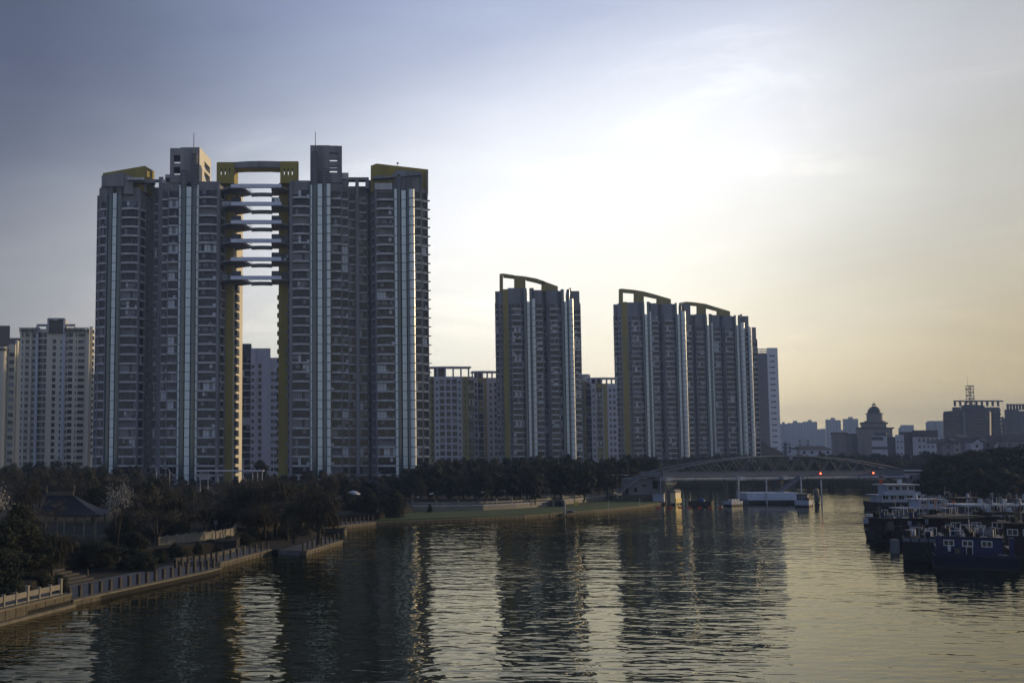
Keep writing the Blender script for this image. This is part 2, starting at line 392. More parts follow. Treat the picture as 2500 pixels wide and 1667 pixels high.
# ---------------------------------------------------------------- towers
class Tower:
    def __init__(s, name, label, cat, px, d, ref, fh, zf0, wtop, top, back, zg=0.4, group=None, limit=100, seed=1, wallm='concrete', trimm='concrete_light'):
        s.r = random.Random(seed); s.ref = ref; s.fh = fh; s.zf0 = zf0; s.wtop = wtop; s.top = top; s.back = back; s.zg = zg; s.limit = limit
        p = W(px, ref, d); s.slant = p.x / d; s.root = thing(name, label, cat, (p.x, p.y, zg), group)
        s.wall = MB(); s.trim = MB(); s.lift = MB(); s.pale = MB(); s.fins = MB(); s.yel = MB(); s.wins = []; s.wallm = wallm; s.trimm = trimm; s.prev = None
        s.acs = []
    def floors(s, ztop):
        k = math.ceil((s.zg + .4 - s.zf0) / s.fh); out = []
        while s.zf0 + (k + 1) * s.fh <= ztop + .3: out.append(s.zf0 + k * s.fh); k += 1
        return out
    def core(s, px0, px1, d0, d1, top, m=None, tgt=None, back=None):
        m = m or s.wallm; tgt = tgt or s.wall
        a = W(px0, s.ref, d0); b = W(px1, s.ref, d1); zt = ZY(top, min(d0, d1)); bk = back or s.back
        x0 = a.x; x1 = b.x
        if s.prev is not None and abs(s.prev[0] - px0) < 1.0: x0 = min(x0, s.prev[1])
        s.prev = (px1, x1)
        tgt.prism([(x0, d0), (x1, d1), (x1 + s.slant * (bk - d1), bk), (x0 + s.slant * (bk - d0), bk)], s.zg, zt, m)
        return x0, x1, zt
    def bay(s, px0, px1, d0, d1=None, top=None, wtop=None, bulge=.35, sill=.22, wins=1, m=None, ledge=.35, open_p=.04, band=.62, edge=True):
        d1 = d0 if d1 is None else d1; top = top or s.top; wtop = wtop or s.wtop
        x0, x1, zt = s.core(px0, px1, d0 + .55, d1 + .55, top, m)
        zw = ZY(wtop, d0); L = math.hypot(x1 - x0, d1 - d0); a = math.atan2(d1 - d0, x1 - x0)
        ux, uy = math.cos(a), math.sin(a); nx, ny = uy, -ux          # outward (towards the camera)
        fl = s.floors(zw)
        for z in fl:
            pts = []
            for i in range(7):
                t_ = i / 6; bl = ledge + bulge * (1 - (2 * t_ - 1) ** 2)
                pts.append((x0 + ux * L * t_ + nx * bl, d0 + uy * L * t_ + ny * bl))
            pts += [(x1, d1 + .6), (x0, d0 + .6)]
            s.trim.prism(pts, z - band * .55, z + band * .45, s.trimm)
            for q in range(wins):
                w = (L - .3) / wins - (.15 if wins > 1 else 0)
                c = (q + .5) / wins
                if s.r.random() < open_p: continue
                zz = z + band * .45 + s.fh * (sill - .2) * .5
                s.wins.append((x0 + ux * L * c + nx * -.2, d0 + uy * L * c + ny * -.2, zz, w, s.fh - band - s.fh * (sill - .2) * .5 - .02, a, 'bay', s.r.randrange(12)))
        if edge:
            for t_ in ((0, 1) if wins == 1 else (0, .5, 1)):
                px, py = x0 + ux * L * t_, d0 + uy * L * t_
                s.trim.obox((px, py + .1), .16, .5, s.zg, zw, a, s.wallm)
        return x0, x1, zt, fl
    def plain(s, px0, px1, d0, d1=None, top=None, m=None, back=None):
        d1 = d0 if d1 is None else d1
        tgt = s.yel if m and ('olive' in m or 'yellow' in m) else s.wall
        return s.core(px0, px1, d0, d1, top or s.top, m, tgt, back)
    def holes(s, px0, px1, d, top=None, m=None, spec=((.5, .5, .5),), wtop=None, ledge=False, sill=.3, hh=.5):
        """plain wall with punched windows: spec = (centre, width share, style)"""
        x0, x1, zt = s.plain(px0, px1, d, None, top, m)
        zw = ZY(wtop or s.wtop, d)
        for z in s.floors(zw):
            for c, wd, *_ in spec:
                w = (x1 - x0) * wd
                s.wins.append((x0 + (x1 - x0) * c, d - .02, z + s.fh * sill, w, s.fh * hh, 0, 'punch', s.r.randrange(8)))
                if ledge: s.trim.box(x0 + (x1 - x0) * c - w / 2 - .15, x0 + (x1 - x0) * c + w / 2 + .15, d - .55, d, z + s.fh * sill - .42, z + s.fh * sill - .03, s.trimm)
    def tube(s, px0, px1, d, top, m='lift_glass', fin=None, finr=.42, ringtop=None):
        """round glazed lift shaft with a collar at every floor; ringed drum above"""
        x0, x1, _ = s.core(px0, px1, d + .9, d + .9, top, 'concrete_dark')
        c = ((x0 + x1) / 2, d + 1.0); r = (x1 - x0) / 2
        zt = ZY(top, d)
        n = 12
        def arc(rr, off=0): return [(c[0] + rr * math.cos(math.pi + math.pi * i / n), c[1] + .95 * rr * math.sin(math.pi + math.pi * i / n)) for i in range(n + 1)]
        P = arc(r)
        o = len(s.lift.v)
        s.lift.add([(p[0], p[1], s.zg) for p in P] + [(p[0], p[1], zt) for p in P], [(i, i + 1, n + 2 + i, n + 1 + i) for i in range(n)], m, True)
        s.lift.prism(P, zt - .05, zt + .25, 'concrete')
        for z in s.floors(zt): s.fins.prism(arc(r + .06), z - .09, z + .09, 'steel_dark')
        if ringtop:
            z2 = ZY(ringtop, d); s.wall.prism(arc(r * 1.22), zt, z2, 'concrete_dark')
            k = int((z2 - zt) / .75)
            for i in range(k): s.trim.prism(arc(r * 1.32), zt + i * .75 + .1, zt + i * .75 + .42, s.wallm)
    def palestrip(s, px0, px1, d, top):
        x0, x1, _ = s.core(px0, px1, d + .3, d + .3, top, 'concrete_dark')
        zt = ZY(top, d)
        s.pale.box(x0 + .1, x1 - .1, d, d + .28, s.zg, zt, 'pale_glass')
        for z in s.floors(zt): s.fins.box(x0, x1, d - .08, d, z - .1, z + .1, 'steel_dark')
        for f in (.36, .64): s.fins.box(x0 + (x1 - x0) * f - .06, x0 + (x1 - x0) * f + .06, d - .12, d - .005, s.zg, zt - .1, 'fin')
    def fin(s, px, d, top, r=.4, m='fin'):
        p = W(px, s.ref, d); p.y -= max(0, r - .5); s.fins.cyl((p.x, p.y, s.zg), (p.x, p.y, ZY(top, d)), r, r, 10, m)
        for z in s.floors(ZY(top, d)): s.fins.cyl((p.x, p.y, z - .1), (p.x, p.y, z + .1), r * 1.25, r * 1.25, 8, 'steel_dark', sm=False)
    def done(s):
        s.wall.build('wall', s.root)
        if s.yel.v: s.yel.build('painted_wall', s.root)
        if s.trim.v: s.trim.build('floor_bands' if len(s.trim.v) > 400 else 'ledges', s.root, kind='stuff')
        if s.lift.v: s.lift.build('lift_shaft', s.root)
        if s.pale.v: s.pale.build('glass_strip', s.root)
        if s.fins.v: s.fins.build('columns', s.root)
        place_windows(s.root, s.wins, s.limit)
        for (x, y, z) in s.acs[:90]:
            MB().box(x - .42, x + .42, y - .35, y, z, z + .62, 'white_wall').box(x - .46, x + .46, y - .37, y, z - .07, z - .005, 'frame_dark').cyl((x - .12, y - .36, z + .31), (x - .12, y - .35, z + .31), .24, .24, 10, 'frame_dark').build('air_conditioner', s.root)
        return s.root

D0 = 325.0
fh = (ZY(455, D0 - 2) - ZY(679, D0 - 2)) / 10
zf0 = ZY(455, D0 - 2)

def box_px(mb, px0, px1, py0, py1, d, dep, m, ref=None):
    a = W(px0, ref or (py0 + py1) / 2, d); b = W(px1, ref or (py0 + py1) / 2, d); sl_ = round((a.x + b.x) / 2 / d, 1) * dep
    mb.prism([(a.x, d), (b.x, d), (b.x + sl_, d + dep), (a.x + sl_, d + dep)], ZY(py1, d), ZY(py0, d), m)
def elev_px(mb, pts, d, dep, m):
    P_ = [W(p[0], p[1], d) for p in pts]; mb.elev([(p.x, p.z) for p in P_], d, d + dep, m, round(sum(p.x for p in P_) / len(P_) / d, 1) * dep)

# --- left twin tower
T = Tower('apartment_tower', 'left half of the tallest twin towers, olive roof box at its far left', 'apartment tower', 400, D0 + 8, 800, fh, zf0, 452, 446, D0 + 17, seed=3, group='tallest twin towers')
T.bay(237, 242, 332, 330, top=457, wtop=478, bulge=0)
T.bay(242, 259, 330, 329, top=447, wtop=478, bulge=.1)
T.tube(260, 271, 328, 474, ringtop=446)
T.palestrip(271, 281, 328.4, 472)
T.tube(281, 293, 328, 472, ringtop=436)
T.bay(293, 337, 329, top=458, wtop=472, bulge=.8)
T.bay(337, 352, 329, 333, top=462, wtop=472, bulge=0)
T.holes(352, 375, 336.5, top=456, wtop=470, m='concrete', spec=((.62, .3),), hh=.6)
for z in T.floors(ZY(480, 336)):
    if T.r.random() < .7: T.acs.append((W(357 + 2 * T.r.random(), 800, 336.4).x, 336.48, z + .6 + T.r.random() * .6))
T.bay(375, 389, 335, top=458, wtop=472, bulge=0, open_p=.1)
T.plain(389, 395, 330.5, top=432)
T.bay(395, 410, 328.5, top=446, wtop=460, bulge=.15)
T.bay(410, 435, 327.5, top=446, wtop=460, bulge=.4, open_p=.1)
T.fin(437.5, 326.5, 452, .45)
T.tube(439, 452, 325, 456, ringtop=415)
T.palestrip(452, 465, 325.4, 456)
T.tube(465, 478, 325, 456, ringtop=374)
T.fin(480, 326, 452, .45)
T.bay(481, 529, 326, top=443, wtop=452, bulge=.8)
T.plain(529, 534, 325.4, top=441)
T.bay(534, 547, 326.5, 331, top=447, wtop=462, bulge=0)
T.plain(547, 569, 331.5, top=447, m='olive_paint')
# lit return wall of the olive slab, seen obliquely, with projecting bay windows
a = W(569, 800, 331.5); b = W(592, 800, 348)
T.yel.prism([(a.x - .02, a.y), (b.x, b.y), (b.x - 8, b.y + 1), (a.x - 6, a.y + 4)], .4, ZY(452, 331), 'cream_wall')  # sunlight on the concrete return is put into this paler cream colour
for z in T.floors(ZY(690, 331)):
    c = a.lerp(b, .28); aa = math.atan2(b.y - a.y, b.x - a.x)
    T.trim.obox((c.x + .35, c.y), 1.9, .5, z + .7, z + 2.5, aa, 'frame_dark')
    T.trim.obox((c.x + .42, c.y), 2.0, .58, z + .5, z + .695, aa, 'concrete_light')
# left roof: olive slab box, frames
elev_px(T.yel, [(251, 470), (251, 423), (354, 405), (354, 470)], 331.5, 5, 'olive_paint')
p = W(354, 430, 331.5); q = W(377, 430, 338)
T.yel.prism([(p.x - .01, 331.5), (q.x, 338), (q.x - 6, 340), (p.x - 4, 337)], ZY(470, 331.5), ZY(405.5, 331.5), 'olive_paint')
elev_px(T.wall, [(248, 455), (248, 429), (302, 420), (302, 455)], 327.6, 1.0, 'concrete')
elev_px(T.wall, [(302, 474), (302, 421), (325, 432), (325, 474)], 328.2, 3, 'concrete')
box_px(T.trim, 311, 352, 433, 439, 326.5, 6, 'concrete_light'); box_px(T.trim, 300, 380, 440, 446, 329, 4, 'concrete')
box_px(T.wall, 344, 395, 438, 442, 331, 2, 'concrete'); box_px(T.wall, 352, 357, 440, 470, 331, 1, 'concrete')
# core head block with openings (left pair through to the sky, right pair on the lit flank)
D = 327.5
box_px(T.wall, 415, 424, 362, 446, D, 8, 'concrete'); box_px(T.wall, 424, 440, 362, 379, D, 8, 'concrete')
box_px(T.wall, 424, 440, 399, 408, D, 8, 'concrete'); box_px(T.wall, 424, 440, 427, 446, D, 8, 'concrete'); box_px(T.wall, 440, 487, 360, 446, D, 8, 'concrete')
p = W(487, 400, D); q = W(515, 400, D + 15)
def fl(py): return ZY(py, D)
u = lambda t_: (p.x + (q.x - p.x) * t_, p.y + (q.y - p.y) * t_)
def flank(t0, t1, y0, y1, m):
    A, B = u(t0), u(t1); T.wall.prism([A, B, (B[0] - 1.6, B[1] + .2), (A[0] - 1.6, A[1] + .2)], fl(y1), fl(y0), m)
flank(0, .42, 359.5, 446, 'cream_wall'); flank(.92, 1, 359.5, 446, 'cream_wall')  # flank coloured paler than the concrete front, sunlit tone put into the cream
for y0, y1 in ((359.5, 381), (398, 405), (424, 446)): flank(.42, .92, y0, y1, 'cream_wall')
box_px(T.wall, 403, 417, 426, 434, 329, 6, 'concrete_light'); box_px(T.wall, 395, 405, 438, 446, 330, 4, 'concrete_light')
LT = T.done()
p = W(473, 373, 325.5); q = W(473, 325, 325.5)
MB().cyl((p.x, p.y, p.z - 6), (p.x, p.y, q.z), .16, .1, 6, 'steel_dark').build('antenna', LT)

# --- right twin tower
T = Tower('apartment_tower', 'right half of the tallest twin towers, gold edged glass lifts, olive roof slab', 'apartment tower', 850, D0 + 8, 800, fh, zf0, 452, 441, D0 + 17, seed=5, group='tallest twin towers')
T.plain(680, 703, 331, top=447, m='olive_paint')
x = W(680, 800, 331).x
for z in T.floors(ZY(700, 331)): T.trim.box(x - .55, x + .3, 334, 335.6, z + .8, z + 2.2, 'frame_dark')
T.holes(703, 707, 330.5, top=445, spec=((.5, .6),))
for z in T.floors(ZY(470, 330)):
    if T.r.random() < .6: xx = W(701, 800, 330.7).x; T.acs.append((xx, 330.98, z + 1.0))
T.plain(707, 713, 325.4, top=441)
T.bay(713, 757, 326, top=441, wtop=453, bulge=.8)
T.fin(760, 326, 452, .45)
T.tube(761.5, 775, 325, 449, ringtop=370)
T.palestrip(775, 787.5, 325.4, 449)
T.tube(787.5, 800.5, 325, 450, ringtop=411)
T.fin(802.5, 325.6, 450, .7)
T.bay(805, 834, 327.5, top=440, wtop=455, bulge=.3, open_p=.15, wins=1)
T.bay(834, 851, 328.5, top=440, wtop=456, bulge=.15)
T.bay(851, 869, 331.5, top=455, wtop=470, bulge=0)
T.plain(869, 877.5, 330, top=433)
T.bay(877.5, 897, 334, top=455, wtop=470, bulge=0, open_p=.12)
T.holes(897, 909, 337, top=440, wtop=465, spec=((.3, .3),))
T.bay(909, 919, 334, 329.5, top=446, wtop=463, bulge=0)
T.bay(919, 966, 329, top=447, wtop=463, bulge=.8)
T.fin(968, 328.5, 462, .5)
T.tube(970, 981.5, 328, 463, ringtop=425)
T.palestrip(981.5, 993.5, 328.4, 465)
T.tube(993.5, 1005.5, 328, 465, ringtop=428)
T.fin(1007, 327.6, 464, .95)
T.bay(1009, 1030, 329, top=430, wtop=468, bulge=.2)
T.bay(1030, 1044, 330, 331, top=461, wtop=470, bulge=.1)
T.plain(1044, 1047, 331, top=416)
xx = W(1047, 800, 331).x
for z in T.floors(ZY(470, 331)): T.trim.box(xx - .2, xx + .75, 330.6, 332, z + .2, z + .38, 'concrete_dark')
for z in T.floors(ZY(560, 336)):
    if T.r.random() < .5: T.acs.append((W(899 + T.r.random() * 2, 800, 336.9).x, 336.98, z + .4))
D = 327.5
box_px(T.wall, 757.6, 805, 355, 446, D, 8, 'concrete'); box_px(T.wall, 825, 835, 356.5, 446, D, 8, 'concrete'); box_px(T.wall, 805, 825, 356, 373, D, 8, 'concrete')
for y0, y1 in ((376, 389), (394, 407), (410, 416), (421, 446)): box_px(T.wall, 805, 825, y0, y1, D, 8 if y0 > 415 else 1.2, 'concrete')
box_px(T.trim, 834, 851, 422, 437, 329.5, 5, 'concrete_light'); box_px(T.wall, 834, 841, 437, 446, 330, 4, 'concrete'); box_px(T.wall, 845, 852, 437, 446, 330, 4, 'concrete')
box_px(T.trim, 851, 897, 433, 439.5, 331.2, 3, 'concrete'); box_px(T.trim, 892, 900, 433, 460, 331.4, 3, 'concrete')
elev_px(T.yel, [(905, 470), (905, 405), (919, 399.5), (1045.5, 414), (1045.5, 470)], 332.2, 5, 'olive_paint')
elev_px(T.wall, [(909, 432), (922, 427), (955, 430), (970, 414), (1030, 420), (1030, 427), (909, 437)], 328.3, 2.6, 'concrete')
box_px(T.wall, 963, 1009, 425, 464, 329.2, 2, 'concrete'); box_px(T.wall, 915, 957, 447, 463, 328.6, 2, 'concrete_light')
box_px(T.wall, 1028, 1031, 420, 468, 328.5, 4, 'concrete')
RT = T.done()
p = W(770, 372, 325.5); q = W(770, 322, 325.5)
MB().cyl((p.x, p.y, p.z - 6), (p.x, p.y, q.z), .16, .1, 6, 'steel_dark').build('antenna', RT)
p = W(971, 404, 334); MB().cyl((p.x, p.y, p.z - 1), (p.x, p.y, p.z + 1), .08, .08, 6, 'steel_dark').lathe((p.x, p.y, p.z + .4), [(.1, 0), (.5, .2), (.3, .6)], 8, 'frame_white').build('antenna', RT)

# --- roof portal joining the twins
r_ = thing('roof_portal', 'olive portal frame bridging the gap on top of the twin towers', 'roof frame', (W(630, 450, 328).x, 328, ZY(447, 328)))
m1 = MB(); m2 = MB(); m3 = MB()
def slotted(mb, px0, px1, y0, y1, d, dep, m, slots):
    xs = [px0] + [v for s_ in slots for v in s_] + [px1]
    for i in range(0, len(xs), 2): box_px(mb, xs[i], xs[i + 1], y0, y1, d, dep, m, ref=420)
    for a_, b_ in slots:
        box_px(mb, a_, b_, y0, 411, d, dep, m, ref=420); box_px(mb, a_, b_, 427, y1, d, dep, m, ref=420)
slotted(m1, 529, 572, 396, 447, 328, 4, 'olive_paint', [(539, 541.5), (549, 551.5), (558.5, 561)])
slotted(m2, 684, 729, 394, 447, 328, 4, 'olive_paint', [(692.5, 695), (702.5, 705), (712, 714.5)])
p = W(572, 420, 328); q = W(581.5, 420, 333.5)
m1.prism([(p.x, 328), (q.x, 333.5), (q.x - 3, 334), (p.x - 2, 331)], ZY(447, 328), ZY(395.5, 328), 'olive_paint')
m1.build('pier', r_); m2.build('pier', r_)
elev_px(m3, [(572, 396), (600, 394), (630, 393.2), (660, 393.4), (684, 394.3), (684, 409), (660, 408), (630, 407.8), (600, 408.5), (572, 410)], 328.2, 1.2, 'concrete')
elev_px(m3, [(574, 411), (600, 409.5), (660, 409), (684, 410), (684, 414.5), (660, 413.2), (600, 413.6), (578, 415)], 330, 3.5, 'olive_paint')
m3.build('crossbeam', r_)

# --- sky bridges
ORD = ['topmost', 'second from the top', 'third from the top', 'fourth from the top', 'fifth from the top', 'lowest']
for i, yy in enumerate([455, 498.6, 543, 588.5, 633.5, 679]):
    z = ZY(yy, 323)
    b_ = thing('sky_bridge', 'curved pale sky bridge across the gap between the twin towers, ' + ORD[i], 'sky bridge', (W(625, yy, 328).x, 328, z), 'sky bridges between the twin towers')
    m = MB(); x0 = W(563.5, yy, 323).x; x1 = W(687, yy, 323).x
    n = 10; top = [(x0 + (x1 - x0) * k / n, z + .6 + .10 * math.sin(math.pi * k / n)) for k in range(n + 1)]
    bot = [(x, zz - 1.1 - .1 * math.sin(math.pi * k / n)) for k, (x, zz) in enumerate(top)]
    m.elev(bot + top[::-1], 322.6, 323.6, 'metal_blue'); m.build('front_beam', b_)
    m = MB(); xa = W(614, yy, 334).x; xb = W(665, yy, 334).x
    n = 6; top = [(xa + (xb - xa) * k / n, z + .55 + .1 * math.sin(math.pi * k / n)) for k in range(n + 1)]
    m.elev([(x, zz - 1.15) for x, zz in top] + top[::-1], 333.4, 334.4, 'concrete'); m.build('back_beam', b_)
    P = lambda px, d: (W(px, yy, d).x, d)
    m = MB().prism([P(536, 327.5), P(563.5, 323.62), P(589, 323.62), P(615, 333.38), P(574, 337), P(545, 332)], z - .35, z + .1, 'concrete').build('deck', b_)
    a_, c_ = P(590, 323.62), P(615.5, 333.38)
    m = MB(); m.prism([a_, c_, (c_[0] + .12, c_[1]), (a_[0] + .12, a_[1])], z - .4, z + .32, 'concrete_light')
    for k in range(9):
        t_ = k / 8; m.cyl((a_[0] + (c_[0] - a_[0]) * t_, a_[1] + (c_[1] - a_[1]) * t_, z + .3), (a_[0] + (c_[0] - a_[0]) * t_, a_[1] + (c_[1] - a_[1]) * t_, z + 1.15), .05, .05, 4, 'steel')
    m.cyl((*a_, z + 1.15), (*c_, z + 1.15), .06, .06, 4, 'concrete_light'); m.build('railing', b_)
    MB().prism([P(662, 323.62), P(686, 323.62), P(706, 327), P(706, 334), P(664, 334)], z - .35, z + .1, 'concrete').build('deck', b_)
    wl = []
    if i in (1, 2, 3, 5): wl.append((565, 588, 324.6))
    if i in (1, 3, 5): wl.append((540, 562, 328.5))
    if i in (0, 1, 2, 3, 4, 5)[1:]: wl.append((663, 684, 324.6))
    if i in (3, 4, 5): wl.append((686, 705, 326.5))
    for (pa, pb, d) in wl:
        xa, xb = W(pa, yy, d).x, W(pb, yy, d).x
        g = MB(); g.box(xa, xb, d + .1, d + 2.4, z + .1, z + 2.6, 'frame_dark')
        g.merge(win_mb(round(xb - xa, 1), 2.1, 'bay', 1 + i % 5), Matrix.Translation(((xa + xb) / 2, d + .08, z + .3)))
        g.build('glazed_balcony', b_)

# --- middle and right towers share one design
def slab_tower(label, d, ref, P, wtop, top, fpx, seed, frame, headl=True):
    """P: list of (kind, px0, px1, extra)"""
    f_ = fpx
    T = Tower('apartment_tower', label, 'apartment tower', (P[0][1] + P[-1][2]) / 2, d + 6, ref, f_, ZY(wtop, d) - 40 * f_ + 0.0, wtop, top, d + 16, seed=seed, group='stepped olive framed towers')
    for k in P:
        kind, a, b = k[:3]; e = k[3] if len(k) > 3 else {}
        dd = d + e.get('dd', 0); tp = e.get('top', top); wt = e.get('wtop', wtop)
        if kind == 'bay': T.bay(a, b, dd, top=tp, wtop=wt, bulge=.3, band=.7, open_p=e.get('open', .05), edge=True)
        elif kind == 'nar': T.bay(a, b, dd, top=tp, wtop=wt, bulge=0, band=.6)
        elif kind == 'rec': T.bay(a, b, dd + 4, top=tp + 3, wtop=wt, bulge=0, open_p=.35, band=.3)
        elif kind == 'tube': T.tube(a, b, dd - 1.2, tp)
        elif kind == 'pale': T.palestrip(a, b, dd - .8, wt - 4)
        elif kind == 'yel': T.plain(a, b, dd, top=tp, m='olive_paint')
        elif kind == 'wall': T.plain(a, b, dd, top=tp)
        elif kind == 'sml': T.holes(a, b, dd, top=tp, wtop=wt, spec=((.5, .45),), hh=.45)
        elif kind == 'fin': T.core(a, b, dd + .5, dd + .5, tp, 'concrete_dark'); T.fin((a + b) / 2, dd - .5, wt - 10, e.get('r', .5))
    # arched roof frame
    fr = MB()
    for poly in frame: elev_px(fr, poly, d + 3, 4, 'olive_paint')
    root = T.done(); fr.build('roof_frame', root)
    return root
MP = [('nar', 1211, 1219, {'top': 711, 'dd': 3}), ('sml', 1219, 1230, {'dd': 2, 'top': 711}), ('yel', 1230, 1242.5, {'dd': 1, 'top': 706}), ('sml', 1242.5, 1250, {'dd': 1}), ('bay', 1250, 1273),
      ('nar', 1273, 1280.5, {'dd': 1}), ('tube', 1280.5, 1288.5, {'top': 704}), ('pale', 1288.5, 1295.5), ('tube', 1295.5, 1303, {'top': 704}), ('fin', 1303, 1306, {'r': .8}), ('bay', 1306, 1326, {'top': 708}), ('rec', 1326, 1337, {'top': 708}), ('wall', 1337, 1343, {'dd': 1, 'top': 707}),
      ('bay', 1343, 1363, {'top': 708}), ('nar', 1363, 1372, {'dd': 1, 'top': 710}), ('tube', 1372, 1380, {'top': 707}), ('pale', 1380, 1387), ('tube', 1387, 1394.5, {'top': 707}), ('fin', 1394.5, 1397.5, {'r': 1.1}), ('bay', 1397.5, 1418, {'top': 710.5, 'dd': 1, 'wtop': 745}), ('wall', 1418, 1420, {'dd': 2, 'top': 740})]
fm = [[(1219.5, 712), (1219.5, 669), (1228, 667.5), (1228, 712)], [(1228, 667.5), (1255, 671.5), (1255, 678), (1229, 675)], [(1255, 712), (1255, 672), (1283, 675), (1283, 712)], [(1283, 675), (1310, 680), (1330, 687), (1330, 694.5), (1310, 688), (1284, 682)],
      [(1322, 712), (1322, 684.5), (1362, 699), (1362, 712)]]
slab_tower('olive and grey tower standing alone in the middle with an arched open roof frame', 480, 881, MP, 740, 703, 14.45 * 480 / 2500 / 1.0, 11, fm)
def RP(off, dx=0): return off
AP = [('nar', 1501, 1511, {'top': 743, 'dd': 2}), ('sml', 1511, 1521, {'dd': 1, 'top': 741}), ('yel', 1521, 1535, {'dd': 1, 'top': 737}), ('sml', 1535, 1543, {'dd': 1}), ('bay', 1543, 1562), ('nar', 1562, 1571, {'dd': 1}), ('tube', 1571, 1577, {'top': 737}), ('pale', 1577, 1583.5), ('tube', 1583.5, 1589.5, {'top': 737}), ('fin', 1589.5, 1592.5),
      ('bay', 1592.5, 1609, {'top': 740}), ('rec', 1609, 1619, {'top': 741}), ('wall', 1619, 1624, {'dd': 1, 'top': 740}), ('bay', 1624, 1645, {'top': 741}), ('nar', 1645, 1652, {'dd': 1, 'top': 742}), ('tube', 1652, 1657, {'top': 740}), ('pale', 1657, 1663), ('tube', 1663, 1669, {'top': 740}), ('fin', 1669, 1672.5, {'r': 1.25}), ('bay', 1672.5, 1690, {'top': 742, 'dd': 1, 'wtop': 775})]
fa = [[(1510.5, 744), (1510.5, 706), (1518, 704.5), (1521, 705), (1521, 744)], [(1521, 705), (1547, 707.5), (1547, 714.5), (1521, 712.5)], [(1547, 744), (1547, 707.5), (1572, 711.5), (1572, 744)], [(1572, 711.5), (1602, 719.5), (1602, 727.5), (1572, 721)], [(1602, 744), (1602, 719.5), (1637.5, 730), (1637.5, 744)]]
slab_tower('taller of the two joined grey towers, arched frame on its roof', 570, 903, AP, 771, 738, 12.45 * 570 / 2500, 12, fa)
BP = [('wall', 1690, 1700, {'dd': 3, 'top': 768}), ('bay', 1700, 1720), ('nar', 1720, 1724, {'dd': 1}), ('tube', 1724, 1729, {'top': 767}), ('pale', 1729, 1734.5), ('tube', 1734.5, 1740, {'top': 767}), ('fin', 1740, 1742.5), ('bay', 1742.5, 1760, {'top': 769}), ('rec', 1760, 1767, {'top': 770}), ('wall', 1767, 1772, {'dd': 1, 'top': 769}),
      ('bay', 1772, 1791, {'top': 771}), ('nar', 1791, 1796, {'dd': 1, 'top': 772}), ('tube', 1796, 1801, {'top': 770}), ('pale', 1801, 1806.5), ('tube', 1806.5, 1813, {'top': 770}), ('fin', 1813, 1816, {'r': 1.2}), ('bay', 1816, 1831.5, {'top': 771.5, 'wtop': 800}), ('fin', 1831.5, 1834, {'top': 797, 'wtop': 810, 'r': 1.0}), ('bay', 1834, 1849, {'top': 799, 'wtop': 828, 'dd': 1})]
fb = [[(1668, 772), (1668, 737.5), (1674, 736.5), (1684.5, 737), (1684.5, 772)], [(1684.5, 737), (1700, 738.5), (1700, 745.5), (1684.5, 744)], [(1700, 772), (1700, 738.5), (1723.5, 742), (1723.5, 772)], [(1723.5, 742), (1749, 750), (1749, 758), (1723.5, 751)], [(1749, 772), (1749, 750), (1782.5, 760), (1782.5, 772)]]
slab_tower('lower of the two joined grey towers, stepping down on its right', 586, 903, BP, 798, 767, 12.3 * 586 / 2500, 13, fb)

# --- pale slab at the right end
T = Tower('apartment_tower', 'pale lavender white slab tower with rows of tiny slits, rightmost of the high towers', 'apartment tower', 1875, 630, 903, 14 * 625 / 2500, ZY(862, 625) - 140, 868, 862, 650, seed=20)
T.plain(1849, 1874, 622, top=862, m='mauve_wall')
x0, x1, zt = T.plain(1874, 1900, 622, top=849, m='pure_white')
for z in T.floors(ZY(862, 622)):
    T.wins.append((x0 + (x1 - x0) * .3, 621.98, z + 1.2, (x1 - x0) * .16, .8, 0, 'punch', 1)); T.wins.append((x0 + (x1 - x0) * .56, 621.98, z + 1.2, (x1 - x0) * .26, .8, 0, 'punch', 2))
r = T.done(); m = MB()
for k in range(8): box_px(m, 1849.5 + k * 3, 1850.7 + k * 3, 851, 863, 624, .5, 'white_wall')
for y in (851, 857): box_px(m, 1849, 1873, y, y + 1.6, 624.6, .5, 'white_wall')
m.build('roof_rail', r)
MB().elev([(W(1862, 1095, 600).x, .4), (W(1845, 1095, 600).x, W(1845, 1060, 600).z), (W(1876, 1085, 600).x, W(1876, 1088, 600).z), (W(1912, 1105, 600).x, W(1912, 1104, 600).z), (W(1912, 1105, 600).x, .4)], 600, 612, 'brown_wall').build('low_building', at=(W(1880, 1100, 600).x, 600, .4))
tag(bpy.data.objects['low_building'], 'low brown building with a sloping roof at the foot of the lavender slab tower', 'building')

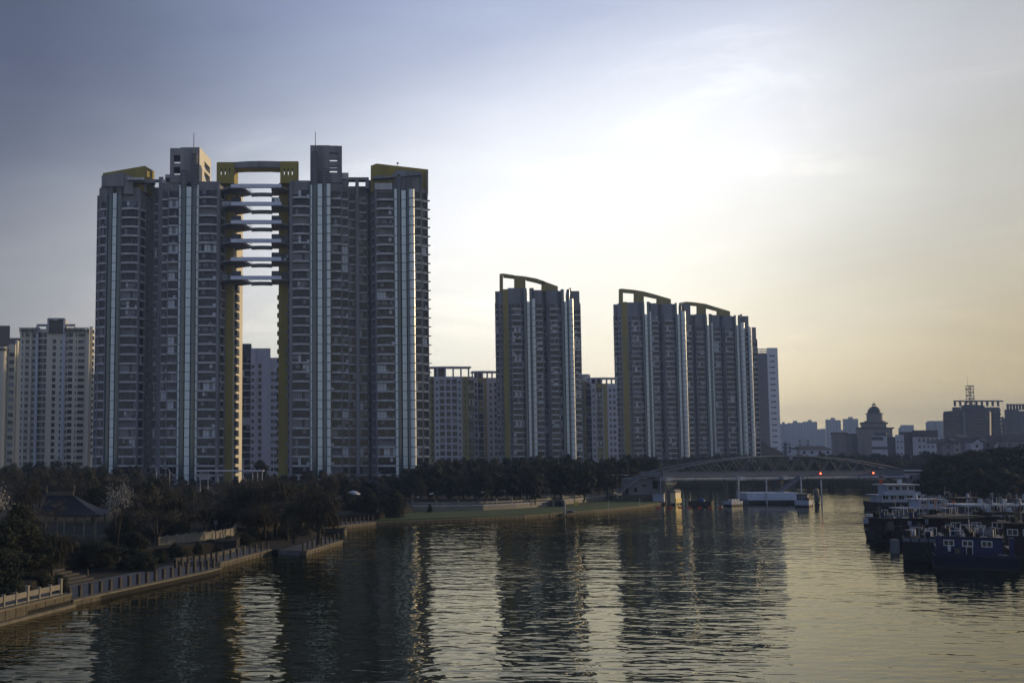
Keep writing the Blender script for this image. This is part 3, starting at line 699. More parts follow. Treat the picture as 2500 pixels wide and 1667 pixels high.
# --- white towers behind
def white_tower(label, strips, d, ref, fpx, wtop, top, seed, slf=1.0, group=None, wallm='white_wall', zoff=0, ring=None, limit=100, name='apartment_tower', trimm='concrete_light'):
    T = Tower(name, label, 'apartment tower', (strips[0][1] + strips[-1][2]) / 2, d + 4, ref, fpx * d / 2500, ZY(wtop, d) - 40 * fpx * d / 2500, wtop, top, d + 18, seed=seed, group=group, wallm=wallm, trimm=trimm, limit=limit); T.slant *= slf
    for k in strips:
        kind, a, b = k[:3]; e = k[3] if len(k) > 3 else {}
        dd = d + e.get('dd', 0); tp = e.get('top', top); wt = e.get('wtop', wtop)
        if kind == 'w': T.plain(a, b, dd, top=tp, m=e.get('m'))
        elif kind == 'h': T.holes(a, b, dd, top=tp, wtop=wt, m=e.get('m'), spec=e.get('spec', ((.5, .6),)), ledge=e.get('ledge', False), hh=e.get('hh', .55), sill=.25)
        elif kind == 'b': T.bay(a, b, dd, top=tp, wtop=wt, bulge=0, band=.5, ledge=.2, m=e.get('m'), open_p=.1)
    root = T.done()
    if ring:
        x0, x1, y0, y1 = ring; m = MB(); a = W(x0, y0, d + 2); b = W(x1, y0, d + 2); n = 16
        zt = ZY(y0, d); zb = ZY(y1, d)
        pts = [(a.x + (b.x - a.x) * i / n, d + 1.5 - 1.2 * math.sin(math.pi * i / n)) for i in range(n + 1)]
        m.prism(pts + [(b.x, d + 8), (a.x, d + 8)], zt - .7, zt, 'white_wall')
        for i in range(0, n + 1, 3): m.box(pts[i][0] - .35, pts[i][0] + .35, pts[i][1] + .2, pts[i][1] + .9, zb - 1, zt - .7, 'white_wall')
        m.box(a.x + (b.x - a.x) * .15, a.x + (b.x - a.x) * .4, d + 3, d + 9, zb - .5, zt - .71, 'brown_wall')
        m.build('roof_canopy', root)
    return root
white_tower('white block with a window grid and round roof canopy, behind the twin towers', [('h', 1048, 1060, {'m': 'yellow_wall', 'spec': ((.6, .25),), 'dd': 4}), ('h', 1060, 1071, {'spec': ((.6, .5),), 'hh': .45}), ('h', 1071, 1118, {'spec': ((.17, .24), (.5, .22), (.82, .24)), 'hh': .7}), ('h', 1118, 1128, {'spec': ((.4, .5),), 'hh': .45}),
             ('h', 1128, 1143, {'m': 'yellow_wall', 'spec': ((.5, .2),)}), ('b', 1143, 1157, {'dd': 5})], 505, 950, 15.9, 925, 919, 31, ring=(1048, 1150, 894, 919))
white_tower('yellow and white block tucked just left of the lone middle tower', [('h', 1157, 1166, {'spec': ((.5, .5),)}), ('b', 1166, 1180, {'m': 'yellow_wall'}), ('w', 1180, 1188, {'m': 'yellow_wall'}), ('h', 1188, 1204, {'spec': ((.6, .3),), 'hh': .45}), ('h', 1204, 1216, {'spec': ((.5, .5),), 'hh': .6})], 520, 950, 15.3, 932, 922, 32, ring=(1153, 1216, 905, 922))
white_tower('narrow yellow and grey block just right of the lone middle tower', [('h', 1416, 1430, {'m': 'yellow_wall', 'spec': ((.5, .2),)}), ('b', 1430, 1444, {'m': 'yellow_wall', 'dd': 2})], 540, 950, 14.2, 935, 930, 33, ring=(1418, 1440, 913, 930))
white_tower('white and yellow block with a round roof canopy left of the joined grey towers', [('h', 1443, 1454, {'spec': ((.5, .4),), 'hh': .45}), ('b', 1454, 1470, {'m': 'yellow_wall'}), ('w', 1470, 1482, {'m': 'yellow_wall'}), ('h', 1482, 1506, {'spec': ((.3, .2), (.7, .25)), 'hh': .5})], 530, 950, 14.6, 945, 936, 34, ring=(1442, 1508, 921, 937))
white_tower('plain white block standing in the gap between the twin towers', [('b', 590, 613, {'top': 839, 'wtop': 856, 'm': 'concrete_dark', 'dd': 2}), ('h', 613, 624, {'spec': ((.4, .45),), 'hh': .42}), ('h', 624, 640, {'spec': ((.62, .45),), 'hh': .6, 'dd': .6}), ('w', 640, 653), ('w', 653, 660, {'dd': .2}), ('h', 660, 684, {'top': 873, 'wtop': 890, 'spec': ((.2, .26), (.6, .42)), 'hh': .45, 'dd': 1})], 450, 1000, 16.7, 886, 850, 35)
# left white building
LW = white_tower('cream white slab of dense windows with a framed roof, left of the twin towers', [('h', 46, 56, {'spec': ((.7, .3),)}), ('h', 56, 75, {'spec': ((.45, .52),), 'ledge': True}), ('h', 75, 87, {'spec': ((.55, .7),), 'dd': 1}), ('w', 87, 91, {'top': 797, 'dd': -.8, 'm': 'white_wall'}), ('h', 91, 103, {'spec': ((.5, .85),), 'hh': .7, 'dd': 1}), ('h', 103, 114, {'spec': ((.5, .8),), 'hh': .7, 'dd': 1}),
             ('w', 114, 126, {'top': 778, 'dd': -.6, 'wtop': 815}), ('h', 126, 137, {'top': 782, 'wtop': 820, 'spec': ((.45, .72),), 'hh': .62, 'dd': -.3}), ('h', 137, 150, {'top': 778, 'wtop': 820, 'spec': ((.8, .3),), 'hh': .45, 'dd': -.3}), ('w', 150, 157, {'top': 777, 'dd': -1.2, 'm': 'white_wall'}),
             ('h', 157, 166, {'spec': ((.5, .4),), 'hh': .45}), ('h', 166, 181, {'spec': ((.3, .68),), 'hh': .62}), ('h', 181, 188, {'spec': ((.5, .4),), 'hh': .45}), ('h', 188, 206, {'spec': ((.5, .9),), 'ledge': True, 'hh': .5}), ('w', 206, 211, {'top': 806}), ('w', 211, 216, {'dd': -.8, 'm': 'cream_wall'}), ('w', 216, 224, {'dd': 3, 'top': 797, 'm': 'cream_wall'})], 468, 950, 15.7, 811, 803, 36, slf=.62, wallm='cream_wall', trimm='cream_wall')
m = MB()
for y in (800, 804.5): box_px(m, 47, 90, y, y + 2, 466, 1.2, 'concrete_dark'); box_px(m, 158, 216, y, y + 2, 466, 1.2, 'concrete_dark')
for x in (47, 55, 64, 79, 89, 170, 185, 196, 215): box_px(m, x, x + 1.2, 799, 812, 466.2, .8, 'concrete_dark')
for (x0, x1) in ((90, 116), (158, 184)):
    box_px(m, x0, x1, 791, 793.5, 468, 5, 'white_wall'); box_px(m, x0, x0 + 2, 793.5, 806, 468, 5, 'white_wall'); box_px(m, x1 - 2, x1, 793.5, 806, 468, 5, 'white_wall')
box_px(m, 116.5, 119, 777, 812, 465.5, 1.5, 'white_wall'); box_px(m, 154, 157, 777, 812, 465.4, 1.5, 'white_wall'); box_px(m, 116.5, 157, 776.2, 779, 465.2, 2, 'white_wall')
box_px(m, 119.5, 154, 781, 813, 466.4, .6, 'brown_wall')
m.build('roof_frame', LW)
m = MB(); xx = W(224, 950, 471).x
for k in range(20): z = ZY(811, 468) - k * 15.7 * 468 / 2500; m.box(xx - .1, xx + 1.1, 470.5, 472.5, z - .25, z, 'concrete_light'); m.box(xx - .1, xx + .5, 471, 472.4, z, z + 1.4, 'frame_dark')
m.build('balcony', LW)
white_tower('thin blue grey block in the slot between the cream slab and the twin towers', [('w', 224, 240, {})], 520, 1000, 15, 930, 911, 37, wallm='mauve_wall')
LL = white_tower('pale building cut by the left edge of the view, its rounded column lit gold', [('w', -60, 2, {'m': 'cream_wall', 'dd': 1}), ('w', 12, 20, {'m': 'cream_wall', 'dd': 2.5, 'top': 845}), ('h', 20, 35, {'spec': ((.5, .8),), 'ledge': True, 'dd': 2, 'top': 840, 'wtop': 848}), ('w', 35, 41, {'dd': 5, 'top': 830})], 395, 950, 18.5, 856, 846, 38, slf=.6, wallm='cream_wall', trimm='cream_wall')
p = W(5, 950, 396.5); MB().cyl((p.x, p.y, .4), (p.x, p.y, ZY(846, 395)), 1.7, 1.7, 16, 'cream_wall').cyl((p.x, p.y, ZY(856, 395)), (p.x, p.y, ZY(850, 395)), 2.0, 2.0, 16, 'steel_dark').build('column', LL)
white_tower('dark brown block peeping over the buildings at the far left edge', [('w', -60, 21, {'top': 795}), ('w', 21, 46, {'top': 825})], 560, 950, 14, 830, 795, 39, wallm='brown_wall')

# ---------------------------------------------------------------- skyline on the right
D = 720
cv = thing('civic_hall', 'grey stone civic hall with stepped tiers and a dark dome', 'domed building', (W(2120, 1110, D).x, D, .4))
m = MB()
for (a, b, y, dd, dep) in ((2030, 2066, 1055, 4, 30), (2066, 2095, 1058, 6, 30), (2093, 2180, 1043, 0, 40), (2105, 2166, 1030, 4, 30)):
    x0, x1 = W(a, 1080, D + dd).x, W(b, 1080, D + dd).x
    sh = .52 * dep; m.prism([(x0, D + dd), (x1, D + dd), (x1 + sh, D + dd + dep), (x0 + sh, D + dd + dep)], .4, ZY(y + 3, D), 'stone_civic'); m.prism([(x0 - .8, D + dd - .8), (x1 + .8, D + dd - .8), (x1 + sh + .8, D + dd + dep), (x0 + sh - .8, D + dd + dep)], ZY(y + 3, D) + .003, ZY(y, D), 'dome_dark')
for a in (2040, 2046, 2062, 2074, 2086, 2098, 2110): box_px(m, a, a + 3, 1062, 1112, D - .5 if a > 2090 else D + 3.2, .6 if a > 2090 else 1, 'concrete')
m.build('wall', cv)
c = (W(2135, 1020, D + 12).x, D + 12, 0); r0 = 17.2 / 2500 * (D + 12)
m = MB().lathe((c[0], c[1], ZY(1030, D)), [(r0 + 1.5, 0), (r0 + 1.5, 1.2), (r0, 1.3), (r0, ZY(1009, D) - ZY(1030, D)), (r0 + .7, ZY(1009, D) - ZY(1030, D) + .1), (r0 + .7, ZY(1007, D) - ZY(1030, D))], 28, 'stone_civic', False); m.build('drum', cv)
z7 = ZY(1007, D); hd = ZY(991.5, D + 12) - z7
m = MB().lathe((c[0], c[1], z7), [(r0 * .86 * math.cos(a), hd * math.sin(a)) for a in [i * math.pi / 2 / 9 for i in range(9)]] + [(.6, hd)], 28, 'dome_dark'); m.build('dome', cv)
m = MB(); zl = ZY(992.5, D)
for k in range(6): a = k * math.pi / 3; m.cyl((c[0] + 1.1 * math.cos(a), c[1] + 1.1 * math.sin(a), zl), (c[0] + 1.1 * math.cos(a), c[1] + 1.1 * math.sin(a), zl + 1.7), .2, .2, 5, 'dome_dark')
m.lathe((c[0], c[1], zl + 1.7), [(1.5, 0), (1.1, .5), (.15, 1.4), (.05, 2.2)], 10, 'dome_dark'); m.build('lantern', cv)

D = 640
def blocks(name, label, cat, lst, d=D, group=None):
    x = W((lst[0][0] + lst[0][1]) / 2, 1110, d).x
    r = thing(name, label, cat, (x, d, .4), group); mbs = {}
    for a, b, y0, y1, dd, dep, mm, part in lst:
        box_px(mbs.setdefault(part, MB()), a, b, y0, y1, d + dd, dep, mm, ref=1080)
    for k, v in mbs.items(): v.build(k, r)
    return r
blocks('office_building', 'white and dark banded office block in front of the domed hall', 'building', [(2128, 2166, 1064, 1114, 0, 14, 'white_wall', 'wall'), (2128, 2157, 1066, 1074, -.5, .4, 'dark_block', 'window_band'), (2136, 2165, 1056, 1064, 1, 10, 'dark_block', 'window_band'), (2128, 2167, 1090, 1096, -.5, .4, 'dark_block', 'window_band'), (2167, 2186, 1066, 1114, 1, 14, 'dark_block', 'annex')])
w2 = blocks('office_building', 'white block with a dark blue wing right of the domed hall', 'building', [(2186, 2207, 1061, 1114, 0, 12, 'white_wall', 'wall'), (2196, 2228, 1054, 1114, 2, 14, 'dark_block', 'wing'), (2229, 2233, 1066, 1114, -1, 1.5, 'white_wall', 'pylon')])
for yy in (1078, 1092.5, 1107): 
    for xx in (2192, 2201): p = W(xx, yy, D); MB().lathe((0, 0, 0), [(.1, 0), (.55, .01), (.5, .12)], 8, 'frame_dark') ; MB().cyl((p.x, D - .12, p.z), (p.x, D + .02, p.z), .5, .5, 10, 'frame_dark').build('window', w2)
w3 = blocks('school_building', 'white building with arched windows and a long dark roof', 'building', [(2228, 2307, 1066, 1114, 0, 16, 'white_wall', 'wall'), (2228, 2291, 1050, 1066, -1, 18, 'roof_dark', 'roof')])
for i in range(7):
    xx = 2245 + i * 10.7; x = W(xx, 1080, D).x
    zb, zt = ZY(1079, D), ZY(1073, D); r = .72
    MB().elev([(x - r, zb), (x + r, zb), (x + r, zt)] + [(x + r * math.cos(a), zt + r * math.sin(a)) for a in (.5, 1.05, 1.57, 2.1, 2.6)] + [(x - r, zt)], D - .1, D + .02, 'pane_dark').build('window', w3)
    if i < 5:
        for (ya, yb) in ((1087, 1093), (1102, 1108)): MB().box(x - .6, x + .6, D - .1, D + .02, ZY(yb, D), ZY(ya, D), 'pane_dark').build('window', w3)
D = 700
of = thing('office_tower', 'dark office tower block with a rooftop mast', 'office block', (W(2360, 1110, D).x, D, .4))
m = MB(); elev_px(m, [(2304, 1118), (2304, 1004.5), (2345, 1001), (2345, 1118)], D, 30, 'dark_block'); elev_px(m, [(2345, 1118), (2345, 1000.5), (2412, 1000), (2416, 1003), (2417, 1118)], D + 2, 30, 'dark_block'); m.build('wall', of)
m = MB(); elev_px(m, [(2347, 1001), (2347, 991), (2356, 987), (2398, 989), (2398, 1001)], D + 6, 16, 'dark_block'); m.build('plant_room', of)
m = MB(); box_px(m, 2352, 2358, 1003, 1090, D + 1.6, .5, 'concrete'); m.build('pilaster', of)
for k in range(9): m = MB(); box_px(m, 2306, 2344, 1012 + k * 9, 1016 + k * 9, D - .12, .14, 'pane_mid'); box_px(m, 2361, 2413, 1012 + k * 9, 1016 + k * 9, D + 1.88, .14, 'pane_mid'); m.build('window_band', of)
x0, x1 = W(2361, 960, D + 12).x, W(2375, 960, D + 12).x; z0, z1 = ZY(989, D + 12), ZY(942, D + 12); m = MB(); hw = (x1 - x0) / 2 * .85; cx, cyy = (x0 + x1) / 2, D + 12
for sx in (-1, 1):
    for sy in (-1, 1): m.cyl((cx + sx * hw, cyy + sy * hw, z0), (cx + sx * hw * .9, cyy + sy * hw * .9, z1), .18, .16, 5, 'steel_dark')
for k in range(7):
    z = z0 + (z1 - z0) * k / 6; e = hw * 1.3
    for sy in (-1, 1): m.cyl((cx - e, cyy + sy * hw, z), (cx + e, cyy + sy * hw, z), .2, .2, 5, 'steel_dark'); 
    for sx in (-1, 1): m.cyl((cx + sx * hw, cyy - hw, z), (cx + sx * hw, cyy + hw, z), .2, .2, 5, 'steel_dark')
    if k < 6:
        zz = z0 + (z1 - z0) * (k + 1) / 6; sg = 1 if k % 2 else -1
        for sy in (-1, 1): m.cyl((cx - sg * hw, cyy + sy * hw, z), (cx + sg * hw, cyy + sy * hw, zz), .2, .2, 5, 'steel_dark')
m.cyl((cx - hw * .8, cyy, z1), (cx - hw * .8, cyy, ZY(920, D + 12)), .12, .06, 5, 'steel_dark'); m.build('lattice_mast', of)

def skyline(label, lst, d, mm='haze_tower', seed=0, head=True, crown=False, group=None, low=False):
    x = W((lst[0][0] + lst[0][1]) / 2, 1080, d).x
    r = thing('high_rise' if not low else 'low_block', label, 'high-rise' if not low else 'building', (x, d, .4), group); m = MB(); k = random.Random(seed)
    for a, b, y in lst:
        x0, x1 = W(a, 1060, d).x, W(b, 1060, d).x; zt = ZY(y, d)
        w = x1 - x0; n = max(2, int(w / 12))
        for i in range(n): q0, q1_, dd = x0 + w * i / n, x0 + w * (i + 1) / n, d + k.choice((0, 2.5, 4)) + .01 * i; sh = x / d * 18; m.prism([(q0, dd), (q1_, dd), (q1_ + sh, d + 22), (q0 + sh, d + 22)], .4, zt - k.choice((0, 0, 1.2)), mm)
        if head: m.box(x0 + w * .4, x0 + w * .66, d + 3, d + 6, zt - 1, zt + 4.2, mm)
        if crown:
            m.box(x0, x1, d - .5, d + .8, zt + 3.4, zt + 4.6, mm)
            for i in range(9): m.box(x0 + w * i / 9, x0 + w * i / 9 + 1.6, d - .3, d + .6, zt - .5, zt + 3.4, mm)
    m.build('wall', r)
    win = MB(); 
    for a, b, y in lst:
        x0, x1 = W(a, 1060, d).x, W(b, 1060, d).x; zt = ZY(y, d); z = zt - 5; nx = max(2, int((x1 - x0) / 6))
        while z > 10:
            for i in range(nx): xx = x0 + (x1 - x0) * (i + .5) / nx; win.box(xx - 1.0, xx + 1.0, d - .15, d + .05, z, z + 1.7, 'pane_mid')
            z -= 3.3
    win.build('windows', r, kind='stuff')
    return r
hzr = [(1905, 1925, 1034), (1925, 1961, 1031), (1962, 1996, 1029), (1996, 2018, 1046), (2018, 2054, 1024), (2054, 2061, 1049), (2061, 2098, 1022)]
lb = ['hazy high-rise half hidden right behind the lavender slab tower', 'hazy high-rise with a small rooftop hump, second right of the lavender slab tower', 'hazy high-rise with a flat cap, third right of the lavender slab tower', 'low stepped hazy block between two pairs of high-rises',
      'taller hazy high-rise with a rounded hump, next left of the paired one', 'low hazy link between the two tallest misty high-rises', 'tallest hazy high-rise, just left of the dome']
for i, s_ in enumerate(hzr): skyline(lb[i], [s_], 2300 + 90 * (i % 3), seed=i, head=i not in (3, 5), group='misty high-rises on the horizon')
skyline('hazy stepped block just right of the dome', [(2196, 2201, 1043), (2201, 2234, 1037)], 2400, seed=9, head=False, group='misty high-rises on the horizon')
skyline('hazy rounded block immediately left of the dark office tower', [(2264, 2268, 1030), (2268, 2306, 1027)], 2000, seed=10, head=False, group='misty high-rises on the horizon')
skyline('wide grey high-rise with an open roof crown behind the dark office tower', [(2333, 2452, 990)], 900, 'dome_dark', seed=11, head=False, crown=True)
skyline('low grey link block between the two crowned high-rises', [(2452, 2463, 1017)], 930, 'dome_dark', seed=12, head=False)
skyline('grey high-rise with an open roof crown cut by the right edge', [(2462, 2530, 999)], 880, 'dome_dark', seed=13, head=False, crown=True)
skyline('pale low building with a flat canopy roof in the haze behind the bridge', [(1942, 1982, 1066)], 1000, 'white_wall', seed=14, head=False, low=True)
skyline('pale low building with a ridge roof right beside the lavender slab tower', [(1905, 1935, 1080), (1912, 1930, 1073)], 900, 'white_wall', seed=15, head=False, low=True)
def house(px0, px1, yr, ye, yb, d, wm, label, rm='roof_dark', gable=False, group='houses on the far right bank'):
    x0, x1 = W(px0, 1090, d).x, W(px1, 1090, d).x; zr, ze = ZY(yr, d), ZY(ye, d); r = thing('house', label, 'house', ((x0 + x1) / 2, d, .4), group)
    MB().box(x0, x1, d, d + 4, .4, ze, wm).build('wall', r)
    m = MB()
    if gable:
        m.elev([(x0 - .6, ze), (x1 + .6, ze), ((x0 + x1) / 2, zr)], d - .6, d + 12.6, rm); m.elev([(x0 + .8, ze), (x1 - .8, ze), ((x0 + x1) / 2, zr - 1.2)], d - .7, d - .55, wm)
    else:
        m.add([(x0 - .6, d - .6, ze), (x1 + .6, d - .6, ze), (x1 + .6, d + 12.6, ze), (x0 - .6, d + 12.6, ze), (x0 + 2, d + 6, zr), (x1 - 2, d + 6, zr)], [(0, 1, 5, 4), (1, 2, 5), (2, 3, 4, 5), (3, 0, 4), (3, 2, 1, 0)], rm)
    m.build('roof', r)
    nx = max(1, int((x1 - x0) / 4)); z = ze - 2.3
    while z > 2:
        for i in range(nx): xx = x0 + (x1 - x0) * (i + .5) / nx; MB().box(xx - .6, xx + .6, d - .08, d + .03, z, z + 1.4, 'pane_dark').build('window', r)
        z -= 3
house(1953, 2030, 1088, 1097, 1110, 560, 'white_wall', 'long low white house with a dark hipped roof left of the domed hall')
for i, (a, b, yr, ye, gb, lab) in enumerate([(2300, 2330, 1073, 1082, True, 'mauve gabled house at the foot of the dark office tower'), (2328, 2345, 1068, 1074, False, 'narrow house left of the double dormer house under the office tower'),
        (2343, 2372, 1060, 1067, False, 'flat fronted house with balconies under the office tower'), (2370, 2400, 1066, 1080, True, 'gable fronted house with one tall slit, below the office tower'), (2396, 2428, 1068, 1078, False, 'dark roofed house between two gable fronted houses'),
        (2425, 2464, 1062, 1084, True, 'broad gable fronted house on the right skyline'), (2452, 2530, 1060, 1076, False, 'long dark roofed house cut by the right edge')]):
    house(a, b, yr, ye, 1115, 470 + 15 * (i % 3), 'mauve_wall' if i % 2 == 0 else 'white_wall', lab, gable=gb)
# ---------------------------------------------------------------- trees
def leaf(mb, c, r, sz, m, rr):
    """one small leaf-sized face on a clump"""
    u = Vector((rr.gauss(0, 1), rr.gauss(0, 1), rr.gauss(0, 1))).normalized(); p = Vector(c) + u * r * (rr.random() ** .45)
    n = (u + Vector((rr.gauss(0, .5), rr.gauss(0, .5), rr.gauss(0, .5)))).normalized()
    a = n.orthogonal().normalized(); b = n.cross(a); t_ = rr.random() * 6.28; a, b = a * math.cos(t_) + b * math.sin(t_), b * math.cos(t_) - a * math.sin(t_)
    s1 = sz * (.6 + .8 * rr.random()); s2 = s1 * .55
    mb.add([p - a * s1, p - b * s2, p + a * s1, p + b * s2], [(0, 1, 2, 3)], m)
def trunk_mb(h, spread, rr, m='bark', r=.22, lean=0.0):
    mb = MB(); tips = []
    p = Vector((0, 0, -.6)); q = Vector((lean * .4, 0, h * .32)); mb.cyl(p, q, r, r * .75, 7, m, cap=False)
    for k in range(6):
        a = 6.28 * k / 6 + rr.random(); e = q + Vector((math.cos(a) * spread * .35, math.sin(a) * spread * .35, h * (.25 + .15 * rr.random())))
        mb.cyl(q, e, r * .5, r * .28, 6, m, cap=False)
        for j in range(3):
            b = a + rr.uniform(-.8, .8); f = e + Vector((math.cos(b) * spread * .35, math.sin(b) * spread * .35, h * rr.uniform(.05, .25)))
            mb.cyl(e, f, r * .26, r * .08, 5, m, cap=False); tips.append(f)
    return mb, tips
def make_ever(seed, h=8, sp=3.2, mats=('leaf_dark', 'leaf_green'), dens=150, clumps=36, lsz=.19, low=.18, shape=1.0):
    rr = random.Random(seed); tb, tips = trunk_mb(h, sp, rr); cb = MB()
    for k in range(clumps):
        u = rr.random(); z = h * (low + (1 - low - .06) * u)
        prof = math.sin(math.pi * min(1, max(.0, (u * .86 + .12)))) ** .6 * (1 - .25 * u * shape)
        a = rr.random() * 6.28; d = sp * prof * (rr.random() ** .5) * rr.uniform(.75, 1.05)
        c = (math.cos(a) * d, math.sin(a) * d, z); r = sp * rr.uniform(.20, .40)
        m = mats[0] if rr.random() < .55 else mats[1]
        for i in range(int(dens * (r / (sp * .3)) ** 1.5)): leaf(cb, c, r, lsz, m if rr.random() < .85 else mats[1], rr)
    return tb, cb
def make_willow(seed, h=8, sp=3.2, mats=('twig_brown', 'leaf_olive'), n=1500):
    rr = random.Random(seed); tb, tips = trunk_mb(h, sp, rr, lean=.3); cb = MB()
    masses = [(rr.random() * 6.28, sp * rr.uniform(.15, .8), h * rr.uniform(.45, .95), rr.uniform(.7, 1.3)) for _ in range(16)]
    for i in range(n):
        a0, d0, z0, r0 = rr.choice(masses); a = a0 + rr.gauss(0, .35); d = d0 + rr.gauss(0, .35) * r0
        p = Vector((math.cos(a) * d, math.sin(a) * d, z0 + rr.gauss(0, .4) * r0)); L = rr.uniform(.6, 1.9)
        w = rr.uniform(.018, .04); out = Vector((math.cos(a), math.sin(a), 0)); m = mats[0] if rr.random() < .7 else mats[1]
        q = p + out * rr.uniform(-.1, .4) + Vector((rr.gauss(0, .1), rr.gauss(0, .1), -L * .4)); e = q + out * rr.uniform(-.1, .25) + Vector((rr.gauss(0, .12), rr.gauss(0, .12), -L * .6))
        if e.z < .5: continue
        b = rr.random() * 6.28; s_ = Vector((math.cos(b), math.sin(b), 0)) * w
        cb.add([p - s_, p + s_, q + s_, q - s_, e + s_ * .3, e - s_ * .3], [(0, 1, 2, 3), (3, 2, 4, 5)], m)
        leaf(cb, p.lerp(e, rr.random()), .25, .13, m, rr)
    return tb, cb
def make_bare(seed, h=8, sp=3.0, m='twig_grey', blossom=False):
    rr = random.Random(seed); tb, tips = trunk_mb(h, sp, rr, r=.2); cb = MB()
    for t_ in tips:
        for j in range(16):
            d = Vector((rr.gauss(0, 1), rr.gauss(0, 1), abs(rr.gauss(.7, .6)))).normalized(); L = rr.uniform(.6, 1.9)
            e = t_ + d * L; s_ = d.orthogonal().normalized() * .028
            cb.add([t_ - s_, t_ + s_, e + s_ * .4, e - s_ * .4], [(0, 1, 2, 3)], m)
            for k in range(4):
                b = t_.lerp(e, rr.random()); dd = (d + Vector((rr.gauss(0, .6), rr.gauss(0, .6), rr.gauss(.2, .5)))).normalized() * rr.uniform(.25, .7)
                cb.add([b - s_ * .6, b + s_ * .6, b + dd], [(0, 1, 2)], m)
                if blossom:
                    for q in range(2): leaf(cb, b + dd * .8, .2, .075, 'blossom', rr)
    return tb, cb
PROTO = {}
def proto(kind, mk):
    tb, cb = mk; PROTO.setdefault(kind, []).append((tb.mesh('trunk'), cb.mesh('crown')))
for i in range(4): proto('ever', make_ever(100 + i))
for i in range(3): proto('ever_g', make_ever(120 + i, mats=('leaf_green', 'leaf_olive'), shape=.6))
for i in range(2): proto('olive', make_ever(140 + i, mats=('twig_brown', 'leaf_olive'), dens=120, lsz=.13))
for i in range(3): proto('willow', make_willow(160 + i))
for i in range(3): proto('bare', make_bare(180 + i))
proto('cone', make_ever(200, h=8, sp=1.3, mats=('leaf_dark', 'leaf_dark'), shape=2.4, clumps=26, low=.08))
for i in range(2): proto('bush', make_ever(210 + i, h=8, sp=6.5, mats=('leaf_dark', 'leaf_green'), clumps=46, dens=220, low=.0, lsz=.26))
for i in range(2): proto('fine', make_ever(250 + i, clumps=44, dens=330, lsz=.11))
proto('magnolia', make_bare(231, h=6.2, sp=3.0, m='twig_grey', blossom=True))
BASEH = 8.0
def tree(kind, px, ytop, D, z0, label, group=None, cat=None, wide=1.0, name=None, var=None):
    ps = PROTO[kind]; tm, cm = ps[(rnd.randrange(len(ps)) if var is None else var)]
    h = ZY(ytop, D) - z0; bh = 6.2 if kind == 'magnolia' else BASEH; s = max(h, 1.2) / bh
    x = W(px, 1150, D).x
    o = thing(name or ('tree' if kind != 'bush' else 'bush'), label, cat or ('tree' if kind != 'bush' else 'bush'), (x, D, z0), group)
    o.rotation_euler = (0, 0, rnd.random() * 6.28); sw = wide * (s ** .6 if s < 1 else s) * rnd.uniform(.82, 1.2); o.scale = (sw, sw * rnd.uniform(.85, 1.1), s)
    a = bpy.data.objects.new('trunk', tm); a.parent = o; COL.objects.link(a); b = bpy.data.objects.new('crown', cm); b.parent = o; COL.objects.link(b)
    return o
def lerp_tab(tab, x):
    for (x0, y0), (x1, y1) in zip(tab, tab[1:]):
        if x <= x1: return y0 + (y1 - y0) * max(0, (x - x0)) / (x1 - x0)
    return tab[-1][1]
SKYT = [(-100, 1136), (60, 1132), (150, 1126), (240, 1138), (330, 1140), (400, 1156), (470, 1170), (560, 1168), (620, 1152), (700, 1158), (760, 1146), (850, 1150), (910, 1162), (970, 1152), (1020, 1134), (1090, 1122), (1200, 1122), (1290, 1120), (1340, 1114), (1420, 1118), (1500, 1120), (1545, 1112), (1620, 1122)]
def belt(px0, px1, step, D, dy, kinds, z0, label, group, jit=6, wide=1.0, skip=None, dj=8):
    x = px0
    while x < px1:
        xx = x + rnd.uniform(-.4, .4) * step
        if not (skip and skip(xx)):
            tree(rnd.choice(kinds), xx, lerp_tab(SKYT, xx) + dy + rnd.uniform(-jit, jit), D + rnd.uniform(-dj, dj), z0, label, group, wide=wide)
        x += step
EV = ['ever', 'ever', 'ever_g', 'olive']; MIX = ['ever_g', 'willow', 'bare', 'olive', 'willow', 'bare']
belt(-40, 1000, 27, 292, 2, EV + ['bare'], 1.4, 'dark tree in the park belt at the foot of the twin towers', 'park trees at the foot of the twin towers', jit=5)
belt(-40, 1000, 30, 236, 9, ['ever', 'ever_g', 'olive', 'olive', 'willow', 'bare', 'bare'], 1.4, 'dim tree in the dense park belt below the twin towers', 'park trees below the twin towers')
belt(-40, 820, 38, 188, 20, MIX, 1.4, 'brownish tree in the middle of the dark left bank park', 'trees in the left bank park')
belt(-60, 800, 50, 150, 36, MIX, 1.4, 'shadowy tree deep in the left bank park behind the pavilion', 'trees behind the pavilion', wide=1.05)
belt(1000, 1620, 23, 300, 0, EV, 1.7, 'round topped tree at the back of the riverside wood', 'back row of the riverside wood', jit=5)
belt(960, 1560, 27, 258, 5, EV + ['ever_g'], 1.7, 'dense green tree in the middle of the riverside wood', 'middle of the riverside wood', jit=7)
belt(830, 1500, 27, 222, 17, EV + ['olive'], 1.7, 'dark tree at the front of the riverside wood above the balustrade', 'front row of the riverside wood', jit=9)
belt(850, 1330, 34, 206, 34, EV + ['olive', 'olive'], 1.7, 'low shaded tree leaning over the white balustrade', 'low trees over the balustrade', jit=8, wide=.9)
